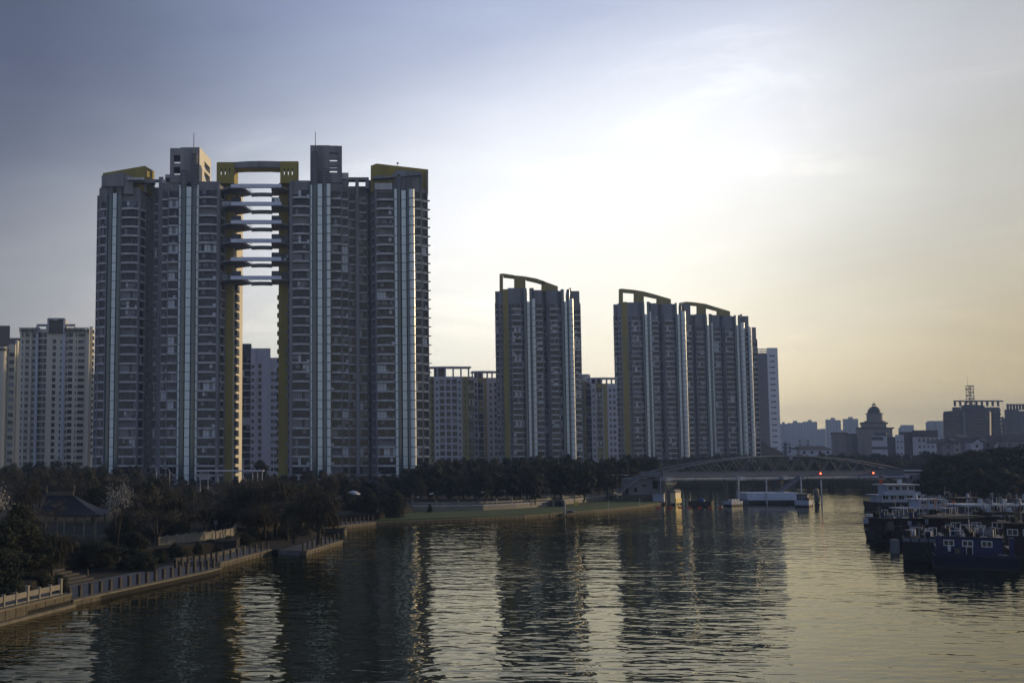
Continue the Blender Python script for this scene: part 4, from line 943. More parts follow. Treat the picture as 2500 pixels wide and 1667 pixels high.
# single trees one can pick out
for px, y, D, k, lab, w_ in ((637, 1124, 300, 'ever', 'dark rounded tree standing in the gap under the lowest sky bridge', 1.0), (1147, 1124, 232, 'cone', 'slim pointed conifer sticking up left in the riverside wood', 1), (1538, 1106, 280, 'cone', 'tall pointed tree beside the foot of the joined towers', 1.5),
        (1275, 1112, 250, 'cone', 'narrow conifer in front of the lone middle tower', 1), (1388, 1104, 250, 'cone', 'pointed conifer right of the lone middle tower foot', 1), (112, 1222, 107, 'bare', 'bare twiggy tree in front of the left end of the pavilion roof', 1.2), (48, 1236, 90, 'fine', 'large black tree left of the pavilion at the left edge', .85), (20, 1262, 82, 'fine', 'black tree filling the left edge above the stone balustrade', 1.3), (132, 1300, 86, 'willow', 'dark tree with a leaning trunk beside the broad steps', 1.0),
        (300, 1262, 110, 'fine', 'dark spreading tree under the white blossom tree', 1.2), (386, 1240, 108, 'bare', 'bare tree with a forked trunk behind the low hedge', 1.3), (455, 1215, 122, 'willow', 'hanging brown willow left of the pale panel fence', 1.3), (503, 1215, 118, 'bare', 'bare tree with a forked trunk in front of the pale panel fence', 1.2),
        (610, 1180, 134, 'willow', 'big brown willow behind the jetty, leftmost of the waterside willows', 1.3), (672, 1170, 130, 'willow', 'tallest drooping willow over the stone jetty', 1.4), (735, 1185, 134, 'willow', 'russet willow hanging over the far side of the jetty', 1.25), (560, 1200, 140, 'willow', 'thin brown willow between the panel fence and the jetty', 1.2)):
    tree(k, px, y, D, .9, lab, wide=w_)
tree('magnolia', 290, 1200, 100, .4, 'magnolia covered in white blossom beside the pavilion', wide=.5)
tree('magnolia', -26, 1206, 88, 1.3, 'white blossoming tree cut by the left edge of the view', wide=.55)
for px, y, D, k, lab in ((850, 1205, 176, 'bush', 'broad rounded bush left in the clump above the far jetty'), (900, 1202, 170, 'bush', 'big rounded bush in the middle of the clump over the far jetty'), (960, 1204, 168, 'bush', 'rounded bush at the right end of the clump, meeting the lawn'), (1048, 1232, 184, 'bush', 'small dark shrub growing against the white retaining wall')):
    tree(k, px, y, D, .5, lab, wide=.62 if px < 1000 else .22)
for px, y, D, lab, w_ in ((350, 1352, 96, 'wide black shrub bed above the row of posts', .7), (430, 1330, 106, 'leafy shrub at the left end of the panel fence', .4), (485, 1327, 108, 'round shrub in front of the panel fence', .3), (620, 1298, 125, 'dense black shrub at the root of the jetty', .55), (700, 1285, 128, 'pale leafed shrub on the stone jetty', .3), (150, 1404, 78, 'flat hedge behind the end of the stone balustrade', .35), (255, 1330, 100, 'black shrubbery in front of the pavilion', .7), (60, 1405, 80, 'black shrubbery above the stone balustrade', .7), (790, 1268, 150, 'low black bush behind the far jetty posts', .5), (-20, 1380, 74, 'black shrub at the very left edge', .7)):
    tree('bush', px, y, D, .6, lab, wide=w_)
for px, y, D, k, lab, w_ in ((180, 1322, 98, 'fine', 'black tree between the pavilion and the broad steps', 1.5), (240, 1318, 96, 'fine', 'black bushy tree in front of the pavilion platform', 1.6), (330, 1300, 102, 'fine', 'black bushy tree left of the forked bare tree', 1.5), (70, 1290, 84, 'fine', 'black tree behind the stone balustrade, right of the edge tree', 1.3), (-20, 1330, 74, 'fine', 'black tree touching the left edge low down', 1.5),
        (630, 1235, 128, 'willow', 'low willow curtain in front of the big brown willow', 1.6), (780, 1215, 158, 'ever', 'dark tree behind the far jetty posts', 1.3), (420, 1262, 116, 'fine', 'dark tree above the left end of the panel fence', 1.3), (540, 1248, 128, 'fine', 'dark tree above the right end of the panel fence', 1.3), (330, 1235, 118, 'olive', 'brownish tree right behind the white magnolia', 1.3)):
    tree(k, px, y, D, .9, lab, wide=w_)
belt(140, 800, 42, 122, 62, ['bare', 'willow', 'olive', 'willow', 'bare'], 1.2, 'dark crown among the waterside trees of the left bank', 'waterside trees of the left bank', jit=12, wide=1.3, dj=6, skip=lambda x: 90 < x < 300 or 470 < x < 640)
belt(400, 780, 46, 134, 48, ['willow', 'willow', 'olive'], 1.2, 'brown drooping crown above the panel fence and jetty', 'drooping crowns above the jetty', jit=10, wide=1.35, dj=4)
for i, (px, y, D) in enumerate(((250, 1366, 97), (165, 1336, 104), (212, 1332, 106), (312, 1370, 95), (365, 1374, 94), (335, 1350, 100), (705, 1300, 130), (745, 1292, 136), (775, 1286, 143), (805, 1284, 150), (345, 1362, 96), (395, 1352, 101), (440, 1345, 105), (520, 1332, 113), (560, 1326, 118), (600, 1312, 121), (650, 1306, 128), (690, 1300, 133), (730, 1290, 138), (110, 1398, 80), (40, 1424, 73))):
    tree('bush', px, y, D, .4, 'low dark shrub in the planting along the left bank', 'shrubs of the left bank planting', wide=.55)
# trees behind the bridge and on the right bank
SKYB = [(1560, 1126), (1640, 1118), (1700, 1112), (1790, 1105), (1850, 1112), (1920, 1108), (2000, 1108), (2090, 1104), (2200, 1108), (2300, 1100)]
def belt2(px0, px1, step, D, dy, kinds, label, group, z0=.4, tab=SKYB, jit=4, wide=1.0, dj=6):
    x = px0
    while x < px1:
        tree(rnd.choice(kinds), x + rnd.uniform(-.4, .4) * step, lerp_tab(tab, x) + dy + rnd.uniform(-jit, jit), D + rnd.uniform(-dj, dj), z0, label, group, wide=wide); x += step
belt2(1570, 2300, 17, 500, 3, ['ever', 'ever_g', 'olive'], 'small distant tree on the far bank behind the footbridge', 'far bank trees behind the bridge', wide=1.1)
belt2(1570, 2290, 19, FARY + 14, 18, ['ever', 'ever_g', 'olive', 'bare'], 'distant waterside tree seen through the bridge trusses', 'waterside trees seen through the bridge', wide=1.15)
SKYR = [(2240, 1150), (2270, 1128), (2300, 1116), (2340, 1110), (2400, 1100), (2450, 1096), (2500, 1088), (2560, 1084)]
belt2(2262, 2570, 19, 262, 0, ['ever', 'ever', 'ever_g'], 'black rounded tree in the dense grove behind the moored boats', 'grove behind the moored boats', z0=.8, tab=SKYR, wide=1.15, jit=3)
belt2(2275, 2570, 22, 238, 22, ['ever', 'ever', 'ever_g'], 'dark tree at the front of the grove above the right bank wall', 'front of the grove behind the boats', z0=.8, tab=SKYR, wide=1.15, jit=5)
belt2(2290, 2570, 26, 226, 50, ['ever', 'ever_g'], 'low black tree right behind the right bank wall', 'low trees behind the right bank wall', z0=.8, tab=SKYR, wide=1.1)

# ---------------------------------------------------------------- left bank: terraces, quays, walls
TE = [(-330, 1560), (0, 1452), (118, 1410), (132, 1372), (300, 1350), (400, 1340), (576, 1322), (606, 1296), (700, 1275), (760, 1262), (900, 1256), (1008, 1243)]
WALLPX = [(1008, 1247), (1060, 1247), (1180, 1245), (1260, 1241), (1334, 1236), (1352, 1234)]; WALLPX2 = [(1376, 1231), (1440, 1224), (1500, 1218), (1545, 1214)]
ter = [xy(G(px, y, 1.3)) for px, y in TE] + [(p[0], p[1] + .3) for p in [xy(G(px, y, .75)) for px, y in WALLPX + WALLPX2]] + [(60, 330), (-40, 420), (-600, 420), (-600, 40)]
MB().prism(ter, .2, 1.42, 'soil').build('terrace', kind='structure')
lw = [xy(G(px, y, 0)) for px, y in [(918, 1281), (1000, 1278), (1150, 1272), (1280, 1265), (1380, 1257), (1450, 1252), (1500, 1247), (1560, 1241), (1616, 1232)]]
wl1 = [xy(G(px, y, .75)) for px, y in WALLPX + WALLPX2]
MB().prism([(p[0], p[1] + .5) for p in lw] + [(70.5, 228)] + [(p[0], p[1] + .1) for p in wl1[::-1]], .3, .72, 'grass').build('lawn', kind='structure')
tag(MB().prism([xy(G(*p, .72)) for p in ((1366, 1238), (1372, 1237.4), (1408, 1247.5), (1400, 1248))], .5, .735, 'paving').build('path', kind='structure'))

def along(pts, step, off=0.0, start=0.0):
    """points every step metres along a polyline, shifted off metres inland (to the left of travel)"""
    out = []; acc = start
    for a, b in zip(pts, pts[1:]):
        a = Vector((a[0], a[1])); b = Vector((b[0], b[1])); L = (b - a).length
        if L < 1e-6: continue
        d = (b - a) / L; n = Vector((-d.y, d.x))
        while acc < L: p = a + d * acc + n * off; out.append((p.x, p.y, math.atan2(d.y, d.x))); acc += step
        acc -= L
    return out
def strip(mb, pts, o0, o1, z0, z1, m):
    """band beside a polyline between two inland offsets"""
    q = [Vector((p[0], p[1])) for p in pts]; A = []; B = []
    for i, p in enumerate(q):
        d = (q[min(i + 1, len(q) - 1)] - q[max(i - 1, 0)]).normalized(); n = Vector((-d.y, d.x)); A.append(p + n * o0); B.append(p + n * o1)
    for i in range(len(q) - 1): mb.prism([tuple(A[i]), tuple(A[i + 1]), tuple(B[i + 1]), tuple(B[i])], z0, z1, m)
def wl(*pp): return [xy(G(px, y, 0)) for px, y in pp]
q1 = wl((-220, 1583), (0, 1524), (172, 1480)); q2 = wl((176, 1479.5), (500, 1407.5), (538, 1397.5)); q3 = wl((536, 1386), (665, 1350)); q4 = wl((747, 1356), (836, 1328)); q5 = wl((739, 1303), (918, 1281)); q6 = wl((918, 1281), (1000, 1278), (1150, 1272), (1280, 1265), (1380, 1257), (1450, 1252), (1500, 1247), (1560, 1241), (1616, 1232))
def quay(name, label, pts, zt, w, cat='quay'):
    x, y = pts[0]; r = thing(name, label, cat, (x, y, 0), None)
    m = MB(); strip(m, pts, -.02, .5, -1.2, zt - .12, 'stone')
    L = sum((Vector(b) - Vector(a)).length for a, b in zip(pts, pts[1:]))
    m.build('wall', r)
    m = MB(); strip(m, pts, -.14, .62, zt - .12, zt + .01, 'stone_edge'); m.build('coping', r)
    m = MB(); strip(m, pts, .62, w, zt - .6, zt - .002, 'paving'); m.build('pavement', r)
    # stone courses: dark joints
    m = MB()
    for (x, y, a) in along(pts, 1.15, -.03): m.obox((x, y), .02, .012, -.3, zt - .13, a, 'rubber')
    m.build('joints', r)
    return r
r = quay('stone_quay', 'stone embankment wall under the balustrade at the lower left corner', q1, .95, 4, 'quay')
m = MB(); strip(m, q1, -.45, -.03, -.8, .2, 'stone_edge'); m.build('ledge', r)
quay('stone_quay', 'long lower stone quay carrying the nearest row of dark posts', q2, .46, 5.5)
quay('stone_quay', 'second stretch of quay leading to the jetty', q3, .5, 4.5)
quay('stone_quay', 'short stone jetty spur with a row of posts left of centre', q4, .5, 3.2)
quay('stone_quay', 'far stone quay with slim posts in front of the rounded bushes', q5, .5, 2.5)
quay('stone_quay', 'long pale kerb of the lawn along the water', q6, .5, 1.0)
m = MB(); a, b = G(665, 1350), G(747, 1356); m.prism([(a.x, a.y), (b.x, b.y), (b.x + .2, b.y + 5), (a.x, a.y + 5)], -1, .42, 'hull_dark'); m.prism([(a.x, a.y - .12), (b.x, b.y - .12), (b.x, b.y + .3), (a.x, a.y + .3)], .424, .52, 'stone'); tag(m.build('boat_landing', at=(a.x, a.y, 0)), 'dark timber boat landing between the two quays', 'landing')
# balustrades and posts
def balus(label, pts, off, z, step, hp, hr, group=None, m_='stone_pale', big=3, name='balustrade'):
    P = along(pts, step, off); r = thing(name, label, 'balustrade', (P[0][0], P[0][1], z), group); rail = MB(); post = MB()
    for i, (x, y, a) in enumerate(P):
        h = hp if i % big == 0 else hr + .06
        MB().obox((x, y), .11 if i % big == 0 else .07, .11, z, z + h, a, m_).obox((x, y), .14 if i % big == 0 else .08, .13, z + h, z + h + .07, a, m_).build('post', r)
    for (x0, y0, a0), (x1, y1, a1) in zip(P, P[1:]):
        d = math.hypot(x1 - x0, y1 - y0)
        if d > step * 1.6: continue
        cx, cy2, a = (x0 + x1) / 2, (y0 + y1) / 2, math.atan2(y1 - y0, x1 - x0)
        rail.obox((cx, cy2), d / 2 - .08, .06, z + hr * .48, z + hr, a, m_)
        rail.obox((cx, cy2), d / 2 - .08, .05, z + .02, z + hr * .14, a, m_)
    rail.build('rail_panel', r); return r
balus('stone balustrade on the embankment at the lower left corner', q1, .35, .96, 1.35, 1.05, .72)
def posts(pts, off, z, n, h, w, label, group, lit='post_stone', start=.4):
    L = sum((Vector(b) - Vector(a)).length for a, b in zip(pts, pts[1:]))
    for (x, y, a) in along(pts, (L - .8) / max(1, n - 1), off, start)[:n]:
        tag(MB().obox((x, y), w, w, z, z + h, a, lit).obox((x, y), w + .025, w + .025, z + h, z + h + .05, a, lit).build('stone_post', at=(x, y, z)), label, 'post', group)
posts(q2, .55, .47, 18, .78, .12, 'square stone post on the long lower quay at the left', 'posts on the long lower quay')
posts([xy(G(*p, .5)) for p in ((423, 1386), (536, 1366))] , 0, .47, 8, .78, .11, 'square stone post of the inner row where the two left quays overlap', 'inner posts where the quays overlap')
posts(q3, .45, .51, 9, .8, .10, 'stone post on the quay just left of the jetty', 'posts left of the jetty')
posts(q4, .45, .51, 9, .8, .10, 'stone post on the short jetty spur', 'posts on the jetty spur')
posts(q5, .4, .51, 16, .9, .085, 'slim lit post on the far quay by the bushes', 'posts on the far quay')
posts(wl((205, 1452), (300, 1428), (420, 1402)), 4.2, .5, 3, .5, .07, 'short bollard on the paving behind the post row', 'short bollards')
# low inner kerbs and steps
m = MB(); strip(m, [xy(G(*p, .8)) for p in ((424, 1363), (500, 1354), (540, 1346), (596, 1332))], -.2, .25, .4, .82, 'stone'); tag(m.build('garden_kerb', at=(*xy(G(424, 1363, .8)), .4)), 'low stone kerb of the planting bed below the panel fence', 'kerb')
m = MB()
for k in range(6): strip(m, q2[:1] + [tuple(Vector(q2[0]).lerp(Vector(q2[1]), .55))], 5.0 + k * .75, 5.75 + k * .75 + .002 * k, .2, .5 + k * .15, 'post_stone')
tag(m.build('steps', at=(*q2[0], .4)), 'broad shallow stone steps rising from the lower quay', 'steps')
# lit panel fence on its curved wall
fp = [xy(G(*p, .9)) for p in ((385, 1344), (430, 1339), (470, 1334), (540, 1325), (572, 1318), (580, 1308))]
r = thing('panel_fence', 'pale panelled parapet on a curved stone wall, lit gold at its right end', 'parapet', (*fp[0], .4)); m = MB(); strip(m, fp, 0, .35, .2, 1.25, 'stone'); m.build('wall', r)
m = MB(); strip(m, fp, .12, .22, 1.4, 2.15, 'stone_pale'); strip(m, fp, .05, .29, 2.18, 2.3, 'stone_pale'); m.build('panels', r)
for (x, y, a) in along(fp, 1.6, .17): MB().obox((x, y), .1, .12, 1.25, 2.42, a, 'stone_pale').build('post', r)
# retaining wall with balustrade above the lawn
for pts, lab in ((WALLPX, 'white retaining wall with balustrade above the lawn, long left part'), (WALLPX2, 'white retaining wall with balustrade above the lawn, right part beyond the stairs')):
    P = [xy(G(px, y, .75)) for px, y in pts]; r = thing('retaining_wall', lab, 'wall', (*P[0], .5)); m = MB(); strip(m, P, 0, .5, .3, 1.62, 'stone_pale'); m.build('wall', r)
    m = MB(); strip(m, P, -.06, .5, 1.62, 1.72, 'white_wall'); m.build('coping', r)
    PP = along(P, 1.45, .2); rail = MB()
    for i, (x, y, a) in enumerate(PP): MB().obox((x, y), .13 if i % 3 == 0 else .07, .12, 1.72, 2.75 if i % 3 == 0 else 2.38, a, 'stone_pale').build('post', r)
    for (x0, y0, a0), (x1, y1, a1) in zip(PP, PP[1:]): a = math.atan2(y1 - y0, x1 - x0); rail.obox(((x0 + x1) / 2, (y0 + y1) / 2), .68, .06, 2.0, 2.32, a, 'stone_pale')
    rail.build('rail_panel', r)
P = G(1364, 1236, .75); m = MB()
for k in range(6): m.box(P.x - .9, P.x + .9, P.y + k * .35, P.y + .36 + k * .35 + .9, .5, .75 + k * .18, 'tile_blue')
m.box(P.x - 1.15, P.x - .92, P.y - .3, P.y + 3, .5, 1.9, 'stone_pale'); m.box(P.x + .92, P.x + 1.15, P.y - .3, P.y + 3, .5, 1.9, 'stone_pale'); tag(m.build('steps', at=(P.x, P.y, .5)), 'dark stair cut through the white retaining wall', 'steps')
def pole(px, yt, yb, z, lab, r=.05, head=None, D=None, name='pole', cat='pole', m_='concrete_light'):
    b = G(px, yb, z) if D is None else W(px, yb, D); zt = ZY(yt, b.y); o = thing(name, lab, cat, (b.x, b.y, b.z))
    MB().cyl((b.x, b.y, b.z - .3), (b.x, b.y, zt), r, r * .7, 6, m_).build('pole', o)
    if head == 'box': MB().box(b.x - .18, b.x + .18, b.y - .1, b.y + .1, zt - .1, zt + .35, 'steel_dark').build('box', o)
    if head == 'double':
        MB().path([(b.x - 2.0, b.y, zt - .05), (b.x - 1, b.y, zt + .12), (b.x, b.y, zt - .1), (b.x + 1, b.y, zt + .12), (b.x + 2, b.y, zt - .05)], .05, 5, m_).build('arm', o)
        for s in (-1, 1): MB().box(b.x + s * 2.1 - .45, b.x + s * 2.1 + .45, b.y - .15, b.y + .15, zt - .12, zt + .06, 'concrete_light').build('lamp_head', o)
    if head == 'curve':
        MB().path([(b.x, b.y, zt - .05), (b.x - .15, b.y, zt + .5), (b.x - .6, b.y, zt + .9), (b.x - 1.1, b.y, zt + .95)], .06, 5, m_).build('arm', o)
        MB().box(b.x - 1.75, b.x - 1.0, b.y - .15, b.y + .15, zt + .82, zt + .97, 'frame_white').build('lamp_head', o)
    return o
pole(1507.5, 1159, 1212, 1.6, 'tall double armed street lamp at the foot of the bridge stairs', .11, 'double', name='street_lamp', cat='street lamp')
pole(382, 1148, 1176, 2, 'curved street lamp before the left twin tower, left of two', .09, 'curve', D=240, name='street_lamp', cat='street lamp', m_='white_wall')
pole(414, 1152, 1180, 2, 'curved street lamp before the left twin tower, right of two', .09, 'curve', D=236, name='street_lamp', cat='street lamp')
pole(1486, 1222, 1240, .72, 'thin pole with a dark box on the lawn', .06, 'box'); pole(1562, 1214, 1232, .72, 'thin pole with a dark box near the tip of the lawn', .06, 'box')
pole(1380, 1228, 1251, .6, 'slim pale post at the water edge below the stair', .09, D=None); pole(526, 1278, 1338, .8, 'thin dark park lamp in front of the panel fence', .06, 'box', name='park_lamp', cat='lamp', m_='steel_dark')
p = G(1406, 1233, .9); tag(MB().box(p.x - .35, p.x + .35, p.y - .05, p.y, p.z, p.z + .7, 'yellow_paint').cyl((p.x, p.y + .02, .6), (p.x, p.y + .02, p.z), .04, .04, 5, 'steel').build('sign', at=(p.x, p.y, .7)), 'small yellow sign panel on the wall above the lawn', 'sign')
# station canopy between the tower feet
cn = thing('canopy', 'long thin white canopy roof in front of the left twin tower foot', 'canopy', (W(560, 1165, 262).x, 262, 1.4)); m = MB(); a, b = W(478, 1149, 262), W(643, 1148, 262); m.box(a.x, b.x, 262, 268, a.z - .18, a.z + .1, 'white_wall'); m.build('roof', cn)
for px in (489, 508, 532, 593, 617, 629, 640): p = W(px, 1149, 263); MB().cyl((p.x, 263, 1.2), (p.x, 263, p.z - .18), .12, .12, 6, 'white_wall').build('column', cn)
m = MB(); box_px(m, 486, 512, 1152, 1170, 264, 3, 'white_wall'); m.build('kiosk', cn)

# ---------------------------------------------------------------- pavilion
D = 116; r = thing('pavilion', 'park pavilion with a hipped dark blue tile roof on pale columns', 'pavilion', (W(180, 1316, D).x, D, 1.3))
X = lambda px, d=D: W(px, 1255, d).x
ze = ZY(1256, D); zr = ZY(1207, D + 3)
m = MB(); xa, xb = X(96), X(250); ra, rb = X(114, D + 3), X(177, D + 3); n = 8
def rp(i, j):     # concave roof slope, i along the slope
    t_ = i / n; z = ze + (zr - ze) * (t_ ** 1.35 if True else t_); return t_, z
rows = []
for i in range(n + 1):
    t_, z = rp(i, 0); rows.append([(xa + (ra - xa) * t_, D - .6 + 3.6 * t_, z), (xb + (rb - xb) * t_, D - .6 + 3.6 * t_, z), (xb + (rb - xb) * t_, D + 6.6 - 3.6 * t_, z), (xa + (ra - xa) * t_, D + 6.6 - 3.6 * t_, z)])
vs = [v for rw in rows for v in rw]; fs = [(i * 4 + j, i * 4 + (j + 1) % 4, (i + 1) * 4 + (j + 1) % 4, (i + 1) * 4 + j) for i in range(n) for j in range(4)]
m.add(vs, fs + [(3, 2, 1, 0)], 'tile_blue')
rf = m.build('roof', r)
m = MB().box(ra - .1, rb + .1, D + 2.8, D + 3.2, zr - .12, zr + .3, 'stone'); m.path([(rb, D + 3, zr + .2), (rb + .18, D + 3, zr + .7), (rb + .05, D + 3, zr + 1.0)], .13, 6, 'stone'); m.path([(ra, D + 3, zr + .2), (ra - .18, D + 3, zr + .7), (ra - .05, D + 3, zr + 1.0)], .13, 6, 'stone'); m.build('ridge', rf)
m = MB().box(xa + .5, xb - .5, D + .35, D + .5, ze - .32, ze - .05, 'stone_pale'); m.build('beam', r)
for dd in (.4, 5.6):
    for px in (112, 156, 204, 232): MB().cyl((X(px), D + dd, 1.1), (X(px), D + dd, ze), .12, .12, 8, 'stone_pale').build('column', r)
MB().box(xa, xb, D - .3, D + 6.3, .9, 1.5, 'stone').build('platform', r)
# ---------------------------------------------------------------- footbridge
A3 = W(1617, 1157, 229); B3 = W(2207, 1148, 256); ZD = 6.95
bdir = Vector((B3.x - A3.x, B3.y - A3.y)); BL = bdir.length; bdir /= BL; bn = Vector((-bdir.y, bdir.x)); bang = math.atan2(bdir.y, bdir.x)
def bp(s, o=0.0): p = Vector((A3.x, A3.y)) + bdir * s + bn * o; return (p.x, p.y)
br = thing('footbridge', 'grey steel arched truss footbridge crossing the river', 'bridge', (A3.x, A3.y, ZD))
def beam(mb, s0, s1, o0, o1, z0, z1, m): mb.prism([bp(s0, o0), bp(s1, o0), bp(s1, o1), bp(s0, o1)], z0, z1, m)
m = MB(); beam(m, 0, BL, -.15, .15, ZD - 1.0, ZD, 'steel'); beam(m, 0, BL, -.22, .22, ZD, ZD + .1, 'steel'); beam(m, 0, BL, -.22, .22, ZD - 1.1, ZD - 1.0, 'steel')
beam(m, 0, BL, 3.85, 4.15, ZD - 1.0, ZD, 'steel'); m.build('girder', br)
m = MB(); beam(m, -.2, BL + .2, .15, 3.85, ZD - 1.0, ZD - .8, 'steel_dark'); m.build('deck', br)
m = MB(); n = 30
for o in (0, 4):
    m = MB(); m.path([(*bp(BL * i / n, o), ZD + .1 + 3.45 * (1 - abs(2 * i / n - 1) ** 2.0)) for i in range(n + 1)], .17, 6, 'steel')
    m.build('arch_chord', br)
np_ = 15
for i in range(1, np_):
    m = MB(); zc = lambda s: ZD + .1 + 3.45 * (1 - abs(2 * s / BL - 1) ** 2.0)
    for o in (0, 4):
        s0 = BL * i / np_; sL, sR = s0 - BL / np_ / 2, s0 + BL / np_ / 2
        m.cyl((*bp(sL, o), ZD), (*bp(s0, o), zc(s0)), .055, .055, 5, 'steel'); m.cyl((*bp(sR, o), ZD), (*bp(s0, o), zc(s0)), .055, .055, 5, 'steel')
    m.cyl((*bp(s0, 0), zc(s0)), (*bp(s0, 4), zc(s0)), .07, .07, 5, 'steel'); m.build('truss_brace', br)
m = MB()
for i in range(9):
    s0, s1 = BL * i / 9, BL * (i + 1) / 9 - .25
    if i == 7: s1 -= 1.5
    m.cyl((*bp(s0, -.9), ZD - 1.65), (*bp(s1, -.9), ZD - 1.65), .42, .42, 12, 'pipe_white'); m.cyl((*bp(s1, -.9), ZD - 1.65), (*bp(s1 + .25, -.9), ZD - 1.65), .34, .34, 10, 'steel_dark')
m.build('water_pipe', br)
for s in (0.5, 21.5, 34.5, BL - .5):
    m = MB(); 
    for o in (.2, 3.8): m.cyl((*bp(s, o), -1), (*bp(s, o), ZD - 1.3), .55, .5, 12, 'stone_pale')
    beam(m, s - .7, s + .7, -1.4, 4.6, ZD - 1.9, ZD - 1.12, 'concrete_light'); m.build('pier', br)
for px, lab in ((2005, 'left'), (2169.5, 'right')):
    s = (W(px, 1159, 245).x - A3.x) / bdir.x; q = bp(s, -.26); zz = ZD - .55
    o = thing('signal_light', 'glowing red navigation light on the bridge girder, %s of two' % lab, 'signal light', (*q, zz)); MB().cyl((*bp(s, -.24), zz), (*bp(s, -.40), zz), .2, .2, 14, 'red_lamp').build('lens', o)
    MB().cyl((*bp(s, -.16), zz), (*bp(s, -.24), zz), .36, .36, 14, 'rubber').build('housing', o)
# landing, stairs and abutments
def P2(px, d): return (W(px, 1160, d).x, d)
ld = thing('stair_landing', 'stair and landing block at the left end of the footbridge', 'stairs', (*P2(1580, 231), 1.5))
x0, x1 = P2(1563, 230)[0], P2(1617, 230)[0]
m = MB().box(x0, x1, 229.5, 233.5, ZD - 1.1, ZD - .75, 'concrete'); m.build('platform', ld)
m = MB(); m.box(x0, x1, 229.4, 229.5, ZD - .75, ZD + .05, 'steel'); 
m.cyl((x0, 229.4, ZD + .2), (x1, 229.4, ZD + .2), .05, .05, 5, 'stone_pale')
xs0, xs1 = P2(1512, 230)[0], x0
for i in range(13):
    t_ = i / 12; x = xs1 + (xs0 - xs1) * t_; z = ZD - .75 - 3.4 * t_; m.cyl((x, 229.4, z), (x, 229.4, z + 1.0), .04, .04, 4, 'steel')
m.cyl((xs1, 229.4, ZD + .2), (xs0, 229.4, ZD - 3.2), .06, .06, 5, 'stone_pale'); m.cyl((xs1, 229.4, ZD - .3), (xs0, 229.4, ZD - 3.7), .04, .04, 5, 'steel')
m.cyl((xs0, 229.4, ZD - 3.2), (xs0 - 2.2, 229.4, ZD - 3.2), .06, .06, 5, 'stone_pale'); m.build('railing', ld)
m = MB()
for i in range(20): t_ = i / 20; x = xs1 + (xs0 - xs1) * t_; m.box(x + (xs0 - xs1) / 20, x, 229.6, 233.4, ZD - 1.35 - 3.4 * t_, ZD - .8 - 3.4 * t_, 'concrete')
m.build('stair_flight', ld)
m = MB().box(P2(1530, 232)[0], P2(1612, 232)[0], 231, 236, .3, ZD - 1.4, 'concrete'); m.box(P2(1496, 228)[0], P2(1598, 228)[0], 228.4, 231, .3, 1.9, 'stone'); m.build('wall', ld)
for pa, pb, ya, yb in ((1567, 1578, 1183, 1187), (1593, 1605, 1172, 1192), (1548, 1556, 1190, 1200)): m = MB(); box_px(m, pa, pb, ya, yb, 230.9, .12, 'rubber'); m.build('window', ld)
m = MB().cyl((P2(1613, 229)[0], 229.2, .3), (P2(1613, 229)[0], 229.2, ZD - .8), .12, .12, 8, 'concrete_light'); m.build('downpipe', ld)
ab = thing('bridge_abutment', 'grey block house under the right end of the footbridge', 'abutment', (*P2(2230, 258), .4)); m = MB()
box_px(m, 2207, 2246, 1158, 1222, 256, 5, 'concrete'); box_px(m, 2240, 2258, 1172, 1222, 256.6, 5, 'concrete'); m.build('wall', ab); m = MB(); box_px(m, 2207, 2252, 1147, 1150, 255.7, 5.5, 'concrete_light'); box_px(m, 2207, 2250, 1156, 1158, 255.8, 5.4, 'concrete_light')
for k in range(8): box_px(m, 2208 + k * 6, 2209 + k * 6, 1150, 1156, 255.9, .1, 'steel')
m.build('railing', ab)
for a, b, y0, y1 in ((2216, 2227, 1163, 1168), (2243, 2252, 1178, 1184)): m = MB(); box_px(m, a, b, y0, y1, 255.85, .2, 'rubber'); m.build('window', ab)

# ---------------------------------------------------------------- pontoons, huts and small craft near the bridge
def hullpoly(c, L, Wd, ang, bow=.25, stern=.0, n=5):
    """plan outline: bow towards +x of the local frame"""
    pts = [(-L / 2, -Wd / 2 * (1 - stern)), (-L / 2 + L * .12, -Wd / 2)]
    for i in range(n + 1): t_ = i / n; pts.append((L / 2 - L * bow * (1 - t_), -Wd / 2 * math.cos(t_ * math.pi / 2) if i < n else 0))
    pts = pts + [(x, -y) for x, y in pts[::-1][1:]]
    ca, sa = math.cos(ang), math.sin(ang)
    return [(c[0] + ca * x - sa * y, c[1] + sa * x + ca * y) for x, y in pts]
def hull(mb, c, L, Wd, ang, z1, m, m2='hull_rust', bow=.25, sheer=.3, z0=-.5, rake=.9):
    top = hullpoly(c, L, Wd, ang, bow); bot = hullpoly(c, L * .94, Wd * rake, ang, bow); n = len(top); ca, sa = math.cos(ang), math.sin(ang)
    zt = []
    for p in top: u = ((p[0] - c[0]) * ca + (p[1] - c[1]) * sa) / (L / 2); zt.append(z1 + sheer * max(0, u) ** 2 + sheer * .3 * max(0, -u) ** 2)
    zm = .32
    lv = [[(p[0], p[1], z0) for p in bot], [(b[0] * .5 + t_[0] * .5, b[1] * .5 + t_[1] * .5, zm) for b, t_ in zip(bot, top)], [(p[0], p[1], z) for p, z in zip(top, zt)]]
    mb.add(lv[0] + lv[1], [(i, (i + 1) % n, n + (i + 1) % n, n + i) for i in range(n)] + [tuple(range(n))[::-1]], m2)
    mb.add(lv[1] + lv[2], [(i, (i + 1) % n, n + (i + 1) % n, n + i) for i in range(n)], m)
    c2 = [(p[0] * .97 + c[0] * .03, p[1] * .97 + c[1] * .03, z - .12) for p, z in zip(top, zt)]
    mb.add(c2 + lv[2], [tuple(range(n))] + [(i, (i + 1) % n, n + (i + 1) % n, n + i) for i in range(n)], 'deck')
    return top, zt
